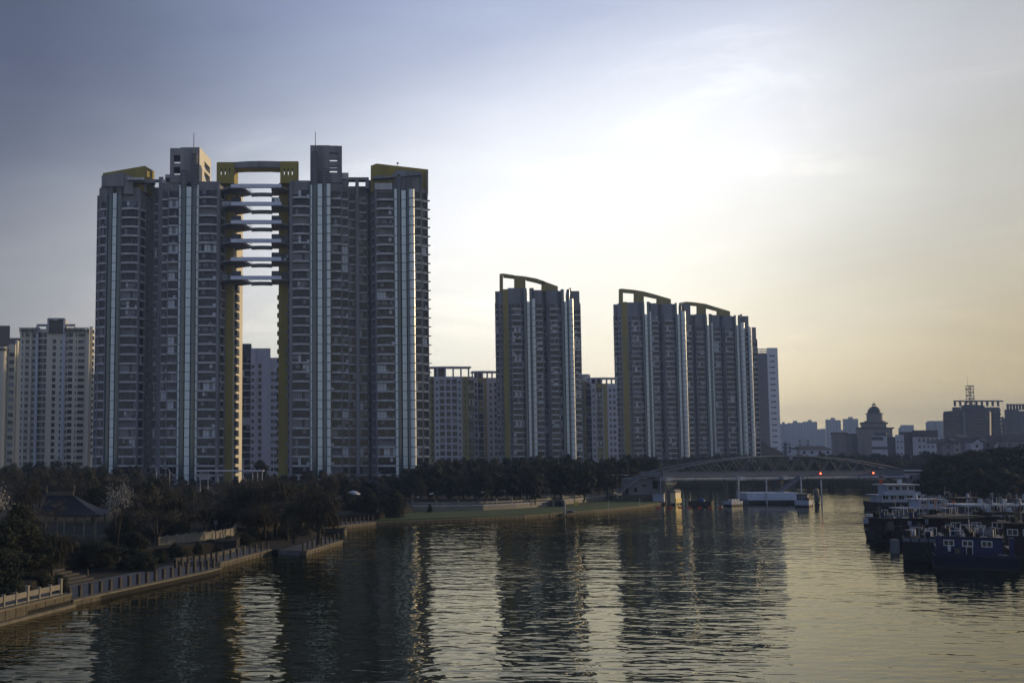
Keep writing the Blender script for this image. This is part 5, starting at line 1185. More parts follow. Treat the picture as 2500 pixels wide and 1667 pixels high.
def tires(root, c, L, Wd, ang, n, z, side=-1, r=.42):
    ca, sa = math.cos(ang), math.sin(ang)
    for i in range(n):
        x = -L * .42 + L * .7 * i / max(1, n - 1); y = side * (Wd / 2 + .1); p = (c[0] + ca * x - sa * y, c[1] + sa * x + ca * y)
        m = MB(); k = 10; ring = []
        for j in range(k):
            a0, a1 = 6.283 * j / k, 6.283 * (j + 1) / k
            q = lambda a: (p[0] + ca * r * math.cos(a), p[1] + sa * r * math.cos(a), z + r * math.sin(a)); m.cyl(q(a0), q(a1), .13, .13, 5, 'rubber', cap=False)
        m.build('tyre', root)
def loc(c, ang):
    ca, sa = math.cos(ang), math.sin(ang); return lambda x, y: (c[0] + ca * x - sa * y, c[1] + sa * x + ca * y)
def cabin(root, c, ang, x0, x1, y0, y1, z0, z1, m, roof='canvas_grey', over=.3, win=None, wstyle='boat', name='cabin', rooft=.12, nwx=0, nwy=0, wh=.8):
    f = loc(c, ang); MB().prism([f(x0, y0), f(x1, y0), f(x1, y1), f(x0, y1)], z0, z1, m).build(name, root)
    MB().prism([f(x0 - over, y0 - over), f(x1 + over, y0 - over), f(x1 + over, y1 + over), f(x0 - over, y1 + over)], z1 + .003, z1 + rooft, roof).build('roof', root)
    zc = z0 + (z1 - z0) * .42; off = Vector(root['_o'])
    for k in range(nwx):                      # windows on the long side facing local -y
        w = min(1.3, (x1 - x0) / nwx * .7); p = f(x0 + (x1 - x0) * (k + .5) / nwx, y0 - .02); o = bpy.data.objects.new('window', winmesh(w, wh, wstyle)); o.parent = root; COL.objects.link(o); o.location = Vector((*p, zc)) - off; o.rotation_euler = (0, 0, ang)
    for k in range(nwy):                      # windows on the end facing local -x
        w = min(1.3, (y1 - y0) / nwy * .7); p = f(x0 - .02, y0 + (y1 - y0) * (k + .5) / nwy); o = bpy.data.objects.new('window', winmesh(w, wh, wstyle)); o.parent = root; COL.objects.link(o); o.location = Vector((*p, zc)) - off; o.rotation_euler = (0, 0, ang - math.pi / 2)
def winmesh(w, h, stl):
    k = (round(w, 1), h, stl, 'm')
    if k not in MCACHE: MCACHE[k] = win_mb(round(w, 1), h, stl, 0).mesh('window')
    return MCACHE[k]
def boat(name, label, px, yw, L, Wd, ang, z1, m, cat='boat', group='boats moored at the right bank', m2='hull_rust', bow=.25, sheer=.3, D=None, rake=.9):
    g = G(px, yw); D = D or g.y; x = W(px, yw, D).x; ang = R(ang)
    # yw is the nearest waterline: shift centre back
    back = abs(L / 2 * math.sin(ang)) + abs(Wd / 2 * math.cos(ang)); c = (x + (math.cos(ang) * L / 2 if ang > .8 else -math.sin(ang) * Wd / 2), D + back)
    r = thing(name, label, cat, (*c, 0), group); mb = MB(); hull(mb, c, L, Wd, ang, z1, m, m2, bow, sheer, rake=rake); mb.build('hull', r)
    return r, c, ang
# long pontoon
a = W(1826, 1232, 229); b = W(1953, 1232, 229)
r = thing('pontoon', 'long pale blue pontoon barge moored beneath the footbridge', 'pontoon', ((a.x + b.x) / 2, 232, 0), None)
m = MB(); m.elev([(a.x, .9), (a.x + .9, -.4), (b.x - .6, -.4), (b.x, .9), (b.x, 2.45), (a.x, 2.35)], 229.2, 235, 'pontoon_paint'); m.build('hull', r)
m = MB(); m.elev([(a.x + .1, .75), (a.x + .9, -.4), (b.x - .6, -.4), (b.x - .05, .8)], 229.1, 229.195, 'hull_dark'); m.build('waterline_band', r)
m = MB(); 
for k in range(14): x = a.x + (b.x - a.x) * k / 13; m.cyl((x, 229.4, 2.4), (x, 229.4, 3.3), .03, .03, 4, 'steel')
m.cyl((a.x, 229.4, 3.3), (b.x, 229.4, 3.3), .04, .04, 4, 'steel'); m.build('railing', r)
p, q = W(1893, 1203, 233), W(1950, 1160, 233)
m = MB(); m.prism([(p.x, 232), (q.x, 232), (q.x, 233.6), (p.x, 233.6)], 0, 1, 'steel', None)
m = MB(); m.elev([(p.x, p.z), (p.x + .9, p.z), (q.x + .9, q.z), (q.x, q.z)], 232, 232.15, 'steel'); m.elev([(p.x, p.z), (p.x + .9, p.z), (q.x + .9, q.z), (q.x, q.z)], 233.4, 233.55, 'steel'); m.elev([(p.x, p.z - .25), (p.x + .9, p.z - .25), (q.x + .9, q.z - .3), (q.x, q.z - .3)], 232.16, 233.39, 'steel_dark')
tag(m.build('gangway', at=(p.x, 232, p.z)), 'steel gangway sloping from the pale pontoon up to the footbridge', 'gangway')
for px, yt, lab in ((1804, 1162, 'white mooring pole left of the pontoon, standing alone'), (1872, 1166, 'white mooring pole rising from the middle of the pontoon'), (1957, 1162, 'white mooring pole at the right end of the pontoon'), (2006, 1171, 'slim mooring pole right of the round topped shelter')):
    p = W(px, 1215, 228 if px == 1804 else 229.0 if px != 2006 else 232); tag(MB().cyl((p.x, p.y, -1), (p.x, p.y, ZY(yt, p.y)), .16, .14, 8, 'white_wall').build('mooring_pole', at=(p.x, p.y, 0)), lab, 'pole')
nb = 'small craft by the footbridge'
r, c, a_ = boat('work_boat', 'little pale work boat moored at the left end of the pontoon', 1811, 1235, 5.2, 2.0, 35, .95, 'hull_white', group=nb)
f = loc(c, a_)
for k in range(3): MB().prism([f(-1.6 + k, -.5), f(-1 + k, -.5), f(-1 + k, .5), f(-1.6 + k, .5)], .8, 1.35, 'frame_white').build('seat', r)
r, c, a_ = boat('work_boat', 'pale boat with a dark blue wheelhouse at the right end of the pontoon', 1962, 1237, 8.5, 2.8, 55, 1.3, 'hull_white', group=nb, bow=.4)
cabin(r, c, a_, -3.6, -1.4, -1.0, 1.0, 1.1, 2.5, 'boat_blue_dark', 'boat_blue_dark', nwy=1, wh=.6)
f = loc(c, a_); MB().prism([f(-3.9, -1.35), f(-.6, -1.35), f(-.6, -1.2), f(-3.9, -1.2)], 1.15, 1.9, 'brown_wall').build('side_board', r)
def shelter(name, label, px0, px1, ytop, ybot, D, ang, mcol, md):
    x = W((px0 + px1) / 2, ybot, D).x; r = thing(name, label, 'shelter', (x, D, 0), None); w = W(px1, ybot, D).x - W(px0, ybot, D).x; h0, h1 = ZY(ybot, D), ZY(ytop, D)
    ang = R(ang); f = loc((x, D), ang); lx, ly = w * .62, w * .24; m = MB()
    m.prism([f(-lx, -ly), f(lx, -ly), f(lx, ly), f(-lx, ly)], h0, h1 - .7, mcol); m.build('wall', r)
    m = MB(); n = 8; vs = []
    for s in (-lx - .15, lx + .15):
        for i in range(n + 1): a = math.pi * i / n; p = f(s, (ly + .1) * math.cos(a)); vs.append((*p, h1 - .7 + .7 * math.sin(a)))
    m.add(vs, [(i, i + 1, n + 2 + i, n + 1 + i) for i in range(n)] + [tuple(range(n + 1))[::-1], tuple(range(n + 1, 2 * n + 2))], 'stone_pale'); m.build('roof', r)
    m = MB(); m.prism([f(-lx - .1, -ly - .12), f(lx + .1, -ly - .12), f(lx + .1, -ly - .02), f(-lx - .1, -ly - .02)], h0, h0 + (h1 - h0) * .33, md); m.build('skirt', r)
    m = MB()
    for i in range(3): s = -lx + (i + .5) * 2 * lx / 3; m.prism([f(s - .3, -ly + .1), f(s + .3, -ly + .1), f(s + .3, ly - .1), f(s - .3, ly - .1)], -.4, h0 - .003, 'hull_dark')
    m.build('float', r)
    return r
shelter('landing_shelter', 'round topped cream and yellow landing shelter catching the sun', 1637, 1663, 1194, 1227, 226, 48, 'gold_panel', 'yellow_paint')
shelter('landing_shelter', 'round topped grey landing shelter in shade at the right end of the pontoon', 1985, 2003, 1192, 1226, 232, 60, 'steel_dark', 'stone')
r = thing('pump_hut', 'pale blue and white hut standing in the water under the left end of the bridge', 'hut', (W(1613, 1230, 226).x, 226, 0)); f = loc((W(1613, 1230, 227).x, 228), R(62)); m = MB()
m.prism([f(-1.4, -1.1), f(1.2, -1.1), f(1.2, 1.1), f(-1.4, 1.1)], .5, 2.3, 'hull_white'); m.build('wall', r); MB().prism([f(-1.6, -1.3), f(1.6, -1.3), f(1.6, 1.3), f(-1.6, 1.3)], 2.303, 2.5, 'stone_pale').build('roof', r)
m = MB(); [m.cyl((*f(x, y), -1), (*f(x, y), .5), .15, .15, 8, 'stone_pale') for x in (-1.2, 1.0) for y in (-.9, .9)]; m.build('leg', r)
r = thing('timber_frame', 'tall lit post frame between the hut and the sunny shelter', 'frame', (W(1634, 1225, 227).x, 228, 0)); x = W(1634, 1200, 227).x
for dx in (-.45, .1, .6): MB().box(x + dx - .09, x + dx + .09, 227, 227.3, -1, 4.6 + dx * .5, 'stone_pale').build('post', r)
MB().box(x - .6, x + .75, 226.9, 227.4, 4.3, 4.75, 'gold_panel').build('beam', r)
r, c, a_ = boat('punt', 'low dark punt with a blue tarpaulin drifting left of the pontoon', 1717, 1233, 5.4, 1.5, 2, .75, 'hull_dark', group=nb, m2='hull_dark')
f = loc(c, a_); MB().lathe((c[0], c[1], .65), [(.75, 0), (.7, .4), (.4, .75), (.05, .8)], 10, 'tarp_blue').build('tarpaulin', r)
for i, px in enumerate((1607, 1636, 1660, 1683, 1708, 1734, 1758)): p = G(px, 1239); tag(MB().cyl((p.x - .42, p.y, .03), (p.x + .42, p.y, .03), .17, .17, 8, 'red_paint').build('buoy', at=(p.x, p.y, 0)), 'small red float of the boom line before the bridge', 'float', 'red floats of the boom line')
p = G(1762, 1238); tag(MB().lathe((p.x, p.y, 0), [(.1, -.1), (.3, .05), (.05, .3)], 8, 'white_paint').build('buoy', at=(p.x, p.y, 0)), 'small white float right of the red ones', 'float')
r, c, a_ = boat('dinghy', 'dark dinghy moored by the far jetty', 822, 1298, 3.2, 1.2, 5, .4, 'boat_blue_dark', group=None, m2='hull_dark')

# ---------------------------------------------------------------- right bank wall and boats
rb = [xy(G(2246, 1217, .0)), xy(G(2300, 1222)), (G(2500, 1240).x + 4, G(2500, 1240).y), (150, 190)]; rb = rb[::-1]
r = thing('bank_wall', 'grey bank wall with a balustrade behind the moored boats', 'wall', (*rb[1], 0)); m = MB(); strip(m, rb, -.02, .5, -1, 1.5, 'concrete'); m.build('wall', r)
m = MB(); strip(m, rb, -.1, .6, 1.5, 1.65, 'concrete_light'); strip(m, rb, .1, .25, 2.1, 2.3, 'concrete'); m.build('coping', r)
for (x, y, a) in along(rb, 2.0, .2): MB().obox((x, y), .13, .13, 1.65, 2.6, a, 'concrete_light').build('post', r)

def junk(root, c, ang, x0, x1, y0, y1, z, n, seed, ms=('hull_white', 'deck', 'steel', 'rubber', 'canvas_grey', 'boat_blue')):
    rr = random.Random(seed); f = loc(c, ang)
    for i in range(n):
        x, y = rr.uniform(x0, x1), rr.uniform(y0, y1); w, d, h = rr.uniform(.2, .7), rr.uniform(.2, .6), rr.uniform(.15, .7); m = MB(); mm = rr.choice(ms); p = f(x, y)
        t_ = rr.random()
        if t_ < .45: m.obox(p, w / 2, d / 2, z, z + h, rr.random() * 3, mm); nm = 'crate'
        elif t_ < .7: m.cyl((*p, z), (*p, z + .7), .25, .25, 10, mm); nm = 'drum'
        elif t_ < .85: q = f(x + rr.uniform(-1.5, 1.5), y + rr.uniform(-.8, .8)); m.cyl((*p, z + .1), (*q, z + .15 + rr.random() * .6), .05, .05, 5, rr.choice(('steel', 'white_paint', 'deck'))); nm = 'spar'
        else: m.path([(*p, z), (p[0], p[1], z + .9), (p[0] + .8, p[1], z + .9), (p[0] + .8, p[1], z)], .04, 5, 'white_paint'); nm = 'rail'
        m.build(nm, root)
gm = 'boats moored at the right bank'
def rigging(root, c, ang, x0, x1, y, z, n, seed, hmax=2.6):
    rr = random.Random(seed); f = loc(c, ang); last = None
    for i in range(n):
        x = x0 + (x1 - x0) * (i + rr.random() * .7) / n; p = f(x, y + rr.uniform(-.4, .4)); h = rr.uniform(.8, hmax); m = MB(); mm = rr.choice(('steel', 'white_paint', 'stone', 'hull_dark'))
        m.cyl((*p, z), (p[0] + rr.uniform(-.15, .15), p[1], z + h), .04, .03, 5, mm)
        if rr.random() < .4: m.cyl((p[0] - .35, p[1], z + h * .8), (p[0] + .35, p[1], z + h * .85), .03, .03, 4, mm)
        m.build('mast', root)
        if last and rr.random() < .7:
            a = Vector((*last[0], z + last[1])); b = Vector((*p, z + h)); mid = (a + b) / 2 - Vector((0, 0, .35)); MB().path([a, a.lerp(mid, .5) - Vector((0, 0, .08)), mid, mid.lerp(b, .5) - Vector((0, 0, .08)), b], .018, 4, 'rubber').build('rope', root)
        last = (p, h)
def deck_rail(root, c, ang, L, Wd, z, side=-1):
    f = loc(c, ang); m = MB(); n = int(L / 1.1)
    for i in range(n + 1): x = -L * .44 + L * .8 * i / n; m.cyl((*f(x, side * Wd * .46), z), (*f(x, side * Wd * .46), z + .8), .025, .025, 4, 'steel')
    m.cyl((*f(-L * .44, side * Wd * .46), z + .8), (*f(L * .36, side * Wd * .46), z + .8), .03, .03, 4, 'steel'); m.build('railing', root)
# ferry
r, c, a_ = boat('passenger_ferry', 'two decked white passenger ferry, farthest of the moored boats', 2204, 1243, 10.4, 4.6, 3, 1.35, 'hull_dark', group=gm, m2='hull_dark')
f = loc(c, a_)
cabin(r, c, a_, -3.9, 4.4, -1.9, 1.9, 1.25, 2.75, 'hull_white', 'hull_white', over=.55, nwx=5, wh=1.0)
MB().prism([f(-3.6, -2.35), f(4.0, -2.35), f(4.0, -2.25), f(-3.6, -2.25)], 2.9, 3.5, 'hull_white').build('bulwark', r)
cabin(r, c, a_, -2.4, 3.3, -1.5, 1.5, 2.9, 4.75, 'hull_white', 'white_paint', over=.7, nwx=4, wh=.95, name='upper_cabin', rooft=.22)
for x in (-4.9, -4.5, -3.9, 4.6): MB().cyl((*f(x, -2.2), 1.3), (*f(x, -2.2), 2.75), .06, .06, 6, 'white_paint').build('pillar', r)
MB().box(f(1.2, 0)[0] - .35, f(1.2, 0)[0] + .35, c[1] - .3, c[1] + .3, 5.08, 5.9, 'white_paint').cyl((*f(1.2, -.35), 5.55), (*f(1.2, -.3), 5.55), .2, .2, 8, 'rubber').build('chimney', r)
p = f(-3.3, -1); tag(MB().box(p[0] - .32, p[0] + .32, p[1], p[1] + .05, 5.0, 5.9, 'red_paint').cyl((p[0] - .34, p[1], 4.9), (p[0] - .34, p[1], 6.1), .03, .03, 5, 'steel').build('flag', r)); 
tires(r, c, 10.4, 4.6, a_, 5, .7)
# barge 2 (left, dark)
r, c, a_ = boat('barge', 'black barge with a low cabin and a tyre at its stern, leftmost boat', 2222, 1322, 6.4, 4.0, 5, 1.2, 'hull_dark', group=gm, m2='hull_dark', bow=.15)
cabin(r, c, a_, -2.8, 2.6, -1.6, 1.7, 1.1, 2.8, 'hull_rust', 'hull_dark', nwx=0); f = loc(c, a_)
for x, z0, w, h, mm in ((-2.5, 1.4, .8, 1.1, 'brown_wall'), (.2, 2.05, .5, .5, 'hull_white'), (.9, 2.1, .6, .4, 'boat_blue'), (.4, 1.35, .55, .6, 'hull_white'), (-1.5, 1.4, .6, 1.3, 'rubber')):
    MB().prism([f(x, -1.68), f(x + w, -1.68), f(x + w, -1.61), f(x, -1.61)], z0, z0 + h, mm).build('panel', r)
junk(r, c, a_, -2.8, 2.6, -1.4, 1.2, 2.93, 18, 5); rigging(r, c, a_, -2.6, 2.6, 0, 2.9, 5, 31); deck_rail(r, c, a_, 6.4, 4.0, 1.15); tires(r, c, 6.6, 4.0, a_, 3, .8)
p = f(-3.5, -1.2); m = MB(); [m.cyl((p[0] + .5 * math.cos(6.28 * j / 10), p[1] - .3, .9 + .5 * math.sin(6.28 * j / 10)), (p[0] + .5 * math.cos(6.28 * (j + 1) / 10), p[1] - .3, .9 + .5 * math.sin(6.28 * (j + 1) / 10)), .16, .16, 5, 'rubber') for j in range(10)]; m.build('tyre', r)
# white skiff on deck side
r, c, a_ = boat('skiff', 'small white skiff with a yellow life ring, next to the black barge', 2158, 1268, 4.0, 1.7, 12, 1.0, 'hull_white', group=gm, D=158); f = loc(c, a_)
MB().prism([f(-1.8, -.5), f(-.2, -.5), f(-.2, .5), f(-1.8, .5)], .9, 1.75, 'white_paint').build('cabin', r); p = f(.8, -.6); m = MB(); [m.cyl((p[0] + .35 * math.cos(6.28 * j / 8), p[1], 1.5 + .35 * math.sin(6.28 * j / 8)), (p[0] + .35 * math.cos(6.28 * (j + 1) / 8), p[1], 1.5 + .35 * math.sin(6.28 * (j + 1) / 8)), .09, .09, 5, 'yellow_paint') for j in range(8)]; m.build('life_ring', r)
junk(r, c, a_, -2, 2, -.6, .6, 1.0, 6, 15)
# wheelhouse boat with bunting
r, c, a_ = boat('cabin_boat', 'white cabin boat dressed with lines of coloured bunting', 2285, 1280, 9.5, 3.8, 6, 1.5, 'hull_dark', group=gm, D=150); f = loc(c, a_)
cabin(r, c, a_, -4, 3.4, -1.5, 1.5, 1.4, 3.0, 'steel_dark', 'hull_white', nwx=5, wh=.8); cabin(r, c, a_, -1.6, 2.2, -1.2, 1.2, 3.15, 4.3, 'hull_white', 'white_paint', nwx=3, wh=.55, name='wheelhouse'); junk(r, c, a_, -3.6, 3.2, -1.2, 1.2, 4.45, 4, 8, ('white_paint', 'steel'))
mx = f(.6, -1.6); zt = ZY(1214, mx[1]); MB().cyl((*mx, 1.4), (*mx, zt), .06, .05, 6, 'orange_paint').build('mast', r)
for e in (f(4.4, -1.8), f(-3.4, -1.8)):
    m = MB(); n = 12; m.cyl((*mx, zt), (*e, 2.1), .02, .02, 4, 'steel')
    for k in range(1, n):
        t_ = k / n; q = (mx[0] + (e[0] - mx[0]) * t_, mx[1] + (e[1] - mx[1]) * t_, zt + (2.1 - zt) * t_); m.add([(q[0] - .13, q[1], q[2]), (q[0] + .13, q[1], q[2]), (q[0], q[1] - .02, q[2] - .34)], [(0, 1, 2)], ('yellow_paint', 'red_paint', 'tarp_blue', 'white_paint', 'orange_paint')[k % 5])
    m.build('bunting', r)
# broad flat-roofed barge
r, c, a_ = boat('barge', 'wide barge under a flat dark canopy roof in the middle of the moored boats', 2285, 1318, 9.5, 5, 2, 1.0, 'hull_dark', group=gm, D=134, m2='hull_dark'); f = loc(c, a_)
cabin(r, c, a_, -3.0, 4.2, -1.2, 2.0, .9, 2.9, 'hull_rust', 'canvas_grey', over=.9, rooft=.16, nwx=0)
for k in range(5): MB().cyl((*f(-3.7 + k * 2.1, -2.0), 1.0), (*f(-3.7 + k * 2.1, -2.0), 2.9), .07, .07, 6, 'white_paint').build('pillar', r)
for x, w, h, mm, z0 in ((-.6, 1.1, .7, 'hull_white', 2.0), (1.3, 1.2, .7, 'hull_white', 2.0), (3.8, 1.6, .8, 'hull_white', 2.1), (-3.0, .5, 1.3, 'orange_paint', 1.2)): MB().prism([f(x, -1.3), f(x + w, -1.3), f(x + w, -1.21), f(x, -1.21)], z0, z0 + h, mm).build('panel', r)
junk(r, c, a_, -4, 4.2, -2.3, -1.5, 1.0, 18, 9); junk(r, c, a_, -3, 4, -1, 1.6, 3.08, 22, 10); rigging(r, c, a_, -3, 4, 0, 3.05, 6, 32); deck_rail(r, c, a_, 9.5, 5, 1.0)
# grey tarp boat
r, c, a_ = boat('barge', 'dark boat under a sagging grey tarpaulin roof behind the blue boat', 2400, 1335, 9.5, 4.2, 4, 1.1, 'hull_dark', group=gm, D=126, m2='hull_dark'); f = loc(c, a_)
cabin(r, c, a_, -4, 4, -1.4, 1.6, 1.1, 2.9, 'hull_rust', 'hull_dark', nwx=3); m = MB(); n = 8
for k in range(n): t0, t1 = k / n, (k + 1) / n; zz = lambda t_: 3.25 + .35 * math.sin(math.pi * t_) - .25 * t_; m.add([(*f(-5 + 10 * t0, -2.1), zz(t0)), (*f(-5 + 10 * t1, -2.1), zz(t1)), (*f(-5 + 10 * t1, 2), zz(t1)), (*f(-5 + 10 * t0, 2), zz(t0)), (*f(-5 + 10 * t0, -2.1), zz(t0) - .1), (*f(-5 + 10 * t1, -2.1), zz(t1) - .1), (*f(-5 + 10 * t1, 2), zz(t1) - .1), (*f(-5 + 10 * t0, 2), zz(t0) - .1)], [(0, 1, 2, 3), (7, 6, 5, 4), (0, 4, 5, 1), (3, 2, 6, 7)], 'canvas_grey')
m.build('tarpaulin', r); MB().cyl((*f(-1.2, -1.8), 1.1), (*f(-1.2, -1.8), 5.6), .05, .04, 6, 'white_paint').build('mast', r); junk(r, c, a_, -4, 4, -1.9, -1.5, 1.1, 14, 12); rigging(r, c, a_, -4, 4, -.5, 2.9, 6, 33); deck_rail(r, c, a_, 9.5, 4.2, 1.1)
# long white roofed boat at the back right
r, c, a_ = boat('tour_boat', 'long tour boat with a flat white roof at the back right', 2445, 1285, 15, 4, 2, 1.2, 'hull_dark', group=gm, D=160, m2='hull_dark'); f = loc(c, a_)
cabin(r, c, a_, -5.4, 7, -1.5, 1.5, 1.1, 2.9, 'steel_dark', 'white_paint', over=.7, rooft=.3, nwx=8, wh=.9); junk(r, c, a_, -4, 6, -1, 1, 3.25, 14, 13, ('white_paint', 'frame_white', 'steel')); rigging(r, c, a_, -4, 6, 0, 3.2, 5, 38); tires(r, c, 15, 4, a_, 5, .8)
r, c, a_ = boat('cabin_boat', 'low dark boat with a blue curtain, moored against the bank wall', 2345, 1250, 11, 3.6, 3, 1.2, 'hull_dark', group=gm, D=188, m2='hull_dark'); f = loc(c, a_)
cabin(r, c, a_, -4, 4.4, -1.4, 1.4, 1.1, 2.9, 'hull_rust', 'hull_dark', nwx=2); MB().prism([f(-3, -1.5), f(-1.8, -1.5), f(-1.8, -1.42), f(-3, -1.42)], 1.6, 2.6, 'hull_white').build('curtain', r); MB().prism([f(-.9, -1.5), f(-.5, -1.5), f(-.4, -1.45), f(-1, -1.45)], 1.4, 2.5, 'orange_paint').build('flag', r); junk(r, c, a_, -4, 4, -1, 1, 3.05, 12, 14); rigging(r, c, a_, -3.6, 4, 0, 3.0, 5, 39)
# dark barge front with pale fender band
r, c, a_ = boat('barge', 'black barge with a pale fender band left of the blue boat', 2258, 1371, 4.6, 3.1, 60, 2.3, 'hull_dark', group=gm, m2='hull_dark', bow=.12, sheer=.1, rake=.97); f = loc(c, a_)
for k in range(4): MB().prism([f(-2.42, -1.5 + k * .78), f(-2.3, -1.5 + k * .78), f(-2.3, -.85 + k * .78), f(-2.42, -.85 + k * .78)], 1.95, 2.3, 'steel').build('fender', r)
junk(r, c, a_, -2, 2, -1.2, 1.2, 2.3, 18, 16); rigging(r, c, a_, -1.8, 1.8, 0, 2.3, 4, 34, 1.8); p = f(-3.0, -.5); m = MB(); m.box(p[0] - .2, p[0] + 1.5, p[1] - .6, p[1] + .3, .1, .75, 'hull_dark').path([(p[0] - .2, p[1] - .6, .2), (p[0] - .1, p[1] - .6, .9), (p[0] + 1.4, p[1] - .6, .9), (p[0] + 1.5, p[1] - .6, .2)], .05, 5, 'steel'); tag(m.build('raft', at=(p[0], p[1], 0)), 'small dark raft with a grab rail tied to the black barge', 'raft', gm)
m = MB(); p = G(2189, 1350); m.box(p.x - .35, p.x + .35, p.y, p.y + .6, -.2, 1.5, 'steel'); tag(m.build('mooring_post', at=(p.x, p.y, 0)), 'grey mooring post standing in the water left of the blue boat', 'post')
# blue boat
r, c, a_ = boat('houseboat', 'blue houseboat with three white framed windows, nearest boat', 2412, 1397, 6.6, 6.9, 61, 1.25, 'boat_blue_dark', group=gm, m2='hull_dark', bow=.1, sheer=.05, rake=.99); f = loc(c, a_)
cabin(r, c, a_, -1.9, 2.9, -2.3, 2.6, 1.15, 2.95, 'boat_blue', 'boat_blue_dark', over=.12, rooft=.1)
off = Vector(r['_o'])
for py_ in (2.1, .55, -1.0):
    o = bpy.data.objects.new('window', winmesh(.9, .6, 'boat')); o.parent = r; COL.objects.link(o); o.location = Vector((*f(-1.92, py_ - .05), 2.12)) - off; o.rotation_euler = (0, 0, a_ - math.pi / 2)
for y0, y1 in ((-3.2, -2.8), (2.75, 3.15)): MB().prism([f(-2.2, y0), f(2.6, y0), f(2.6, y1), f(-2.2, y1)], 1.2, 2.0, 'boat_blue').build('bulwark', r); MB().prism([f(-2.3, y0), f(-1.8, y0), f(-1.8, y1), f(-2.3, y1)], 2.0, 3.1, 'boat_blue').build('pillar', r)
MB().prism([f(-3.36, -3.2), f(-3.25, -3.2), f(-3.25, 3.2), f(-3.36, 3.2)], 1.2, 1.5, 'boat_blue_dark').build('stern_board', r)
MB().prism([f(-2.0, .1), f(-1.91, .1), f(-1.91, .65), f(-2.0, .65)], 1.3, 2.15, 'frame_white').prism([f(-2.02, .16), f(-2.005, .16), f(-2.005, .59), f(-2.02, .59)], 1.3, 2.08, 'rubber').build('door', r)
MB().prism([f(-1.98, 1.9), f(-1.91, 1.9), f(-1.91, 2.15), f(-1.98, 2.15)], 1.6, 2.2, 'frame_white').build('notice', r)
for x, y, w, h, mm in ((-2.9, 1.4, .45, .7, 'stone'), (-3.2, .5, .8, .2, 'stone_pale'), (-3.1, -.6, 1.0, .15, 'deck'), (-3.0, -2.2, .8, .3, 'stone_pale'), (-2.9, 2.5, .8, .4, 'boat_blue')): MB().prism([f(x, y - w / 2), f(x + .5, y - w / 2), f(x + .5, y + w / 2), f(x, y + w / 2)], 1.24, 1.24 + h, mm).build('crate', r)
for (pa, pb) in (((-1.6, 1.9), (-1.6, .8)), ): MB().path([(*f(*pa), 3.06), (*f(*pa), 3.55), (*f(*pb), 3.6), (*f(*pb), 3.06)], .05, 5, 'white_paint').build('roof_rail', r)
MB().path([(*f(-1.5, -.1), 3.06), (*f(-1.5, -.1), 4.0), (*f(-1.5, -.45), 4.0), (*f(-1.5, -.45), 3.06)], .035, 5, 'steel').build('stovepipe', r); MB().cyl((*f(-1.4, .6), 4.1), (*f(-1.6, .2), 3.4), .07, .07, 6, 'stone_pale').build('spar', r); junk(r, c, a_, -1.6, 2.4, -2.0, 2.3, 3.06, 30, 17); rigging(r, c, a_, -1.2, 2.4, 0, 3.0, 4, 35, 1.9); tires(r, c, 7.4, 7.3, a_, 3, .9, side=1)
# right edge boats
r, c, a_ = boat('barge', 'rusty dark boat cut by the right edge, beside the blue houseboat', 2512, 1365, 7, 3.6, 58, 1.5, 'hull_rust', group=gm, m2='hull_dark'); cabin(r, c, a_, -2.2, 2.8, -1.4, 1.4, 1.4, 3.5, 'hull_rust', 'canvas_grey', over=.5, nwy=2, wh=.7); junk(r, c, a_, -2, 2.6, -1.2, 1.2, 3.65, 18, 18); rigging(r, c, a_, -2, 2.4, 0, 3.6, 4, 36)
r, c, a_ = boat('barge', 'low dark barge with cluttered deck near the right edge', 2490, 1318, 9, 4, 5, 1.3, 'hull_dark', group=gm, D=138, m2='hull_dark'); cabin(r, c, a_, -3.5, 3.5, -1.4, 1.4, 1.2, 3.1, 'hull_dark', 'deck', nwx=3); junk(r, c, a_, -3.3, 3.3, -1.3, 1.3, 3.25, 18, 19); rigging(r, c, a_, -3, 3, 0, 3.2, 5, 37)
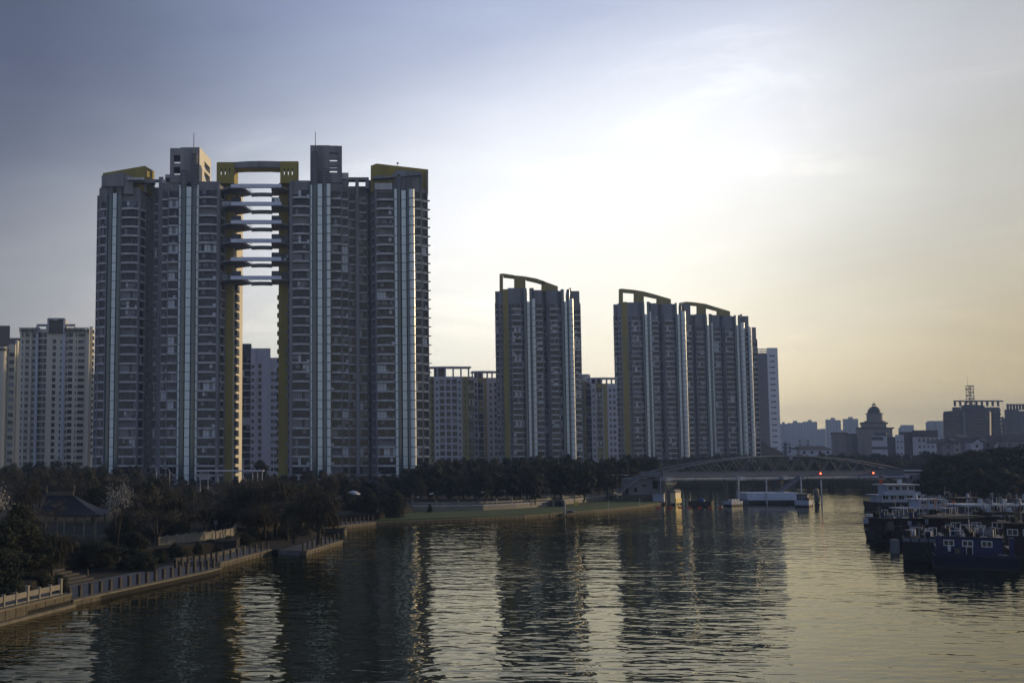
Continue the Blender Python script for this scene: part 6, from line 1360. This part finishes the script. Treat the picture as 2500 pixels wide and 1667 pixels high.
r, c, a_ = boat('skiff', 'grey skiff crowded between the black barge and the flat roofed barge', 2215, 1300, 6, 2.2, 10, 1.0, 'steel_dark', group=gm, D=145, m2='hull_dark'); junk(r, c, a_, -2.4, 2.4, -.8, .8, .9, 16, 20); rigging(r, c, a_, -2.2, 2.2, 0, .9, 3, 40)
# gulls
def gull(px, py, D, lab, s=1.0, tilt=0.2):
    p = W(px, py, D); o = thing('gull', lab, 'bird', tuple(p), None); m = MB(); m.lathe((0, 0, 0), [(.01, -.28 * s), (.07 * s, -.12 * s), (.08 * s, .05 * s), (.03 * s, .24 * s)], 8, 'feather')
    M_ = Matrix.Rotation(R(80), 4, 'Y'); m.v = [tuple(M_ @ Vector(v) + p) for v in m.v]
    for sg in (-1, 1):
        b0 = p + Vector((0, -.08 * s, .03 * s)); b1 = p + Vector((0, .1 * s, .03 * s)); e0 = p + Vector((sg * .38 * s, -.02, .2 * s)); e1 = p + Vector((sg * .36 * s, .12 * s, .18 * s)); t_ = p + Vector((sg * .8 * s, .08, .1 * s))
        m.add([b0, e0, t_, e1, b1], [(0, 1, 3, 4), (1, 2, 3)], 'feather'); m.add([v + Vector((0, 0, -.02)) for v in (b0, e0, t_, e1, b1)], [(4, 3, 1, 0), (3, 2, 1)], 'feather')
    m.build('body', o)
gull(1460, 1127, 200, 'white gull flying before the trees right of the lone middle tower'); gull(1053, 1205, 150, 'large white gull gliding over the balustrade', 1.3); gull(1020, 1213, 160, 'small white gull left of the gliding one', .8); gull(1178, 1201, 190, 'pale gull by the leaning white trunk', .9); gull(1497, 1160, 210, 'tiny white gull beside the bridge stairs', .7)
tu = thing('parasol', 'white parasol among the bushes above the far jetty', 'parasol', tuple(W(862, 1215, 178))); p = W(862, 1205, 178); m = MB().lathe((p.x, p.y, p.z), [(1.25, -.1), (1.2, .05), (.7, .38), (.05, .55)], 12, 'white_paint'); m.build('canopy', tu); MB().cyl((p.x, p.y, 1.2), (p.x, p.y, p.z), .04, .04, 6, 'steel').build('pole', tu)
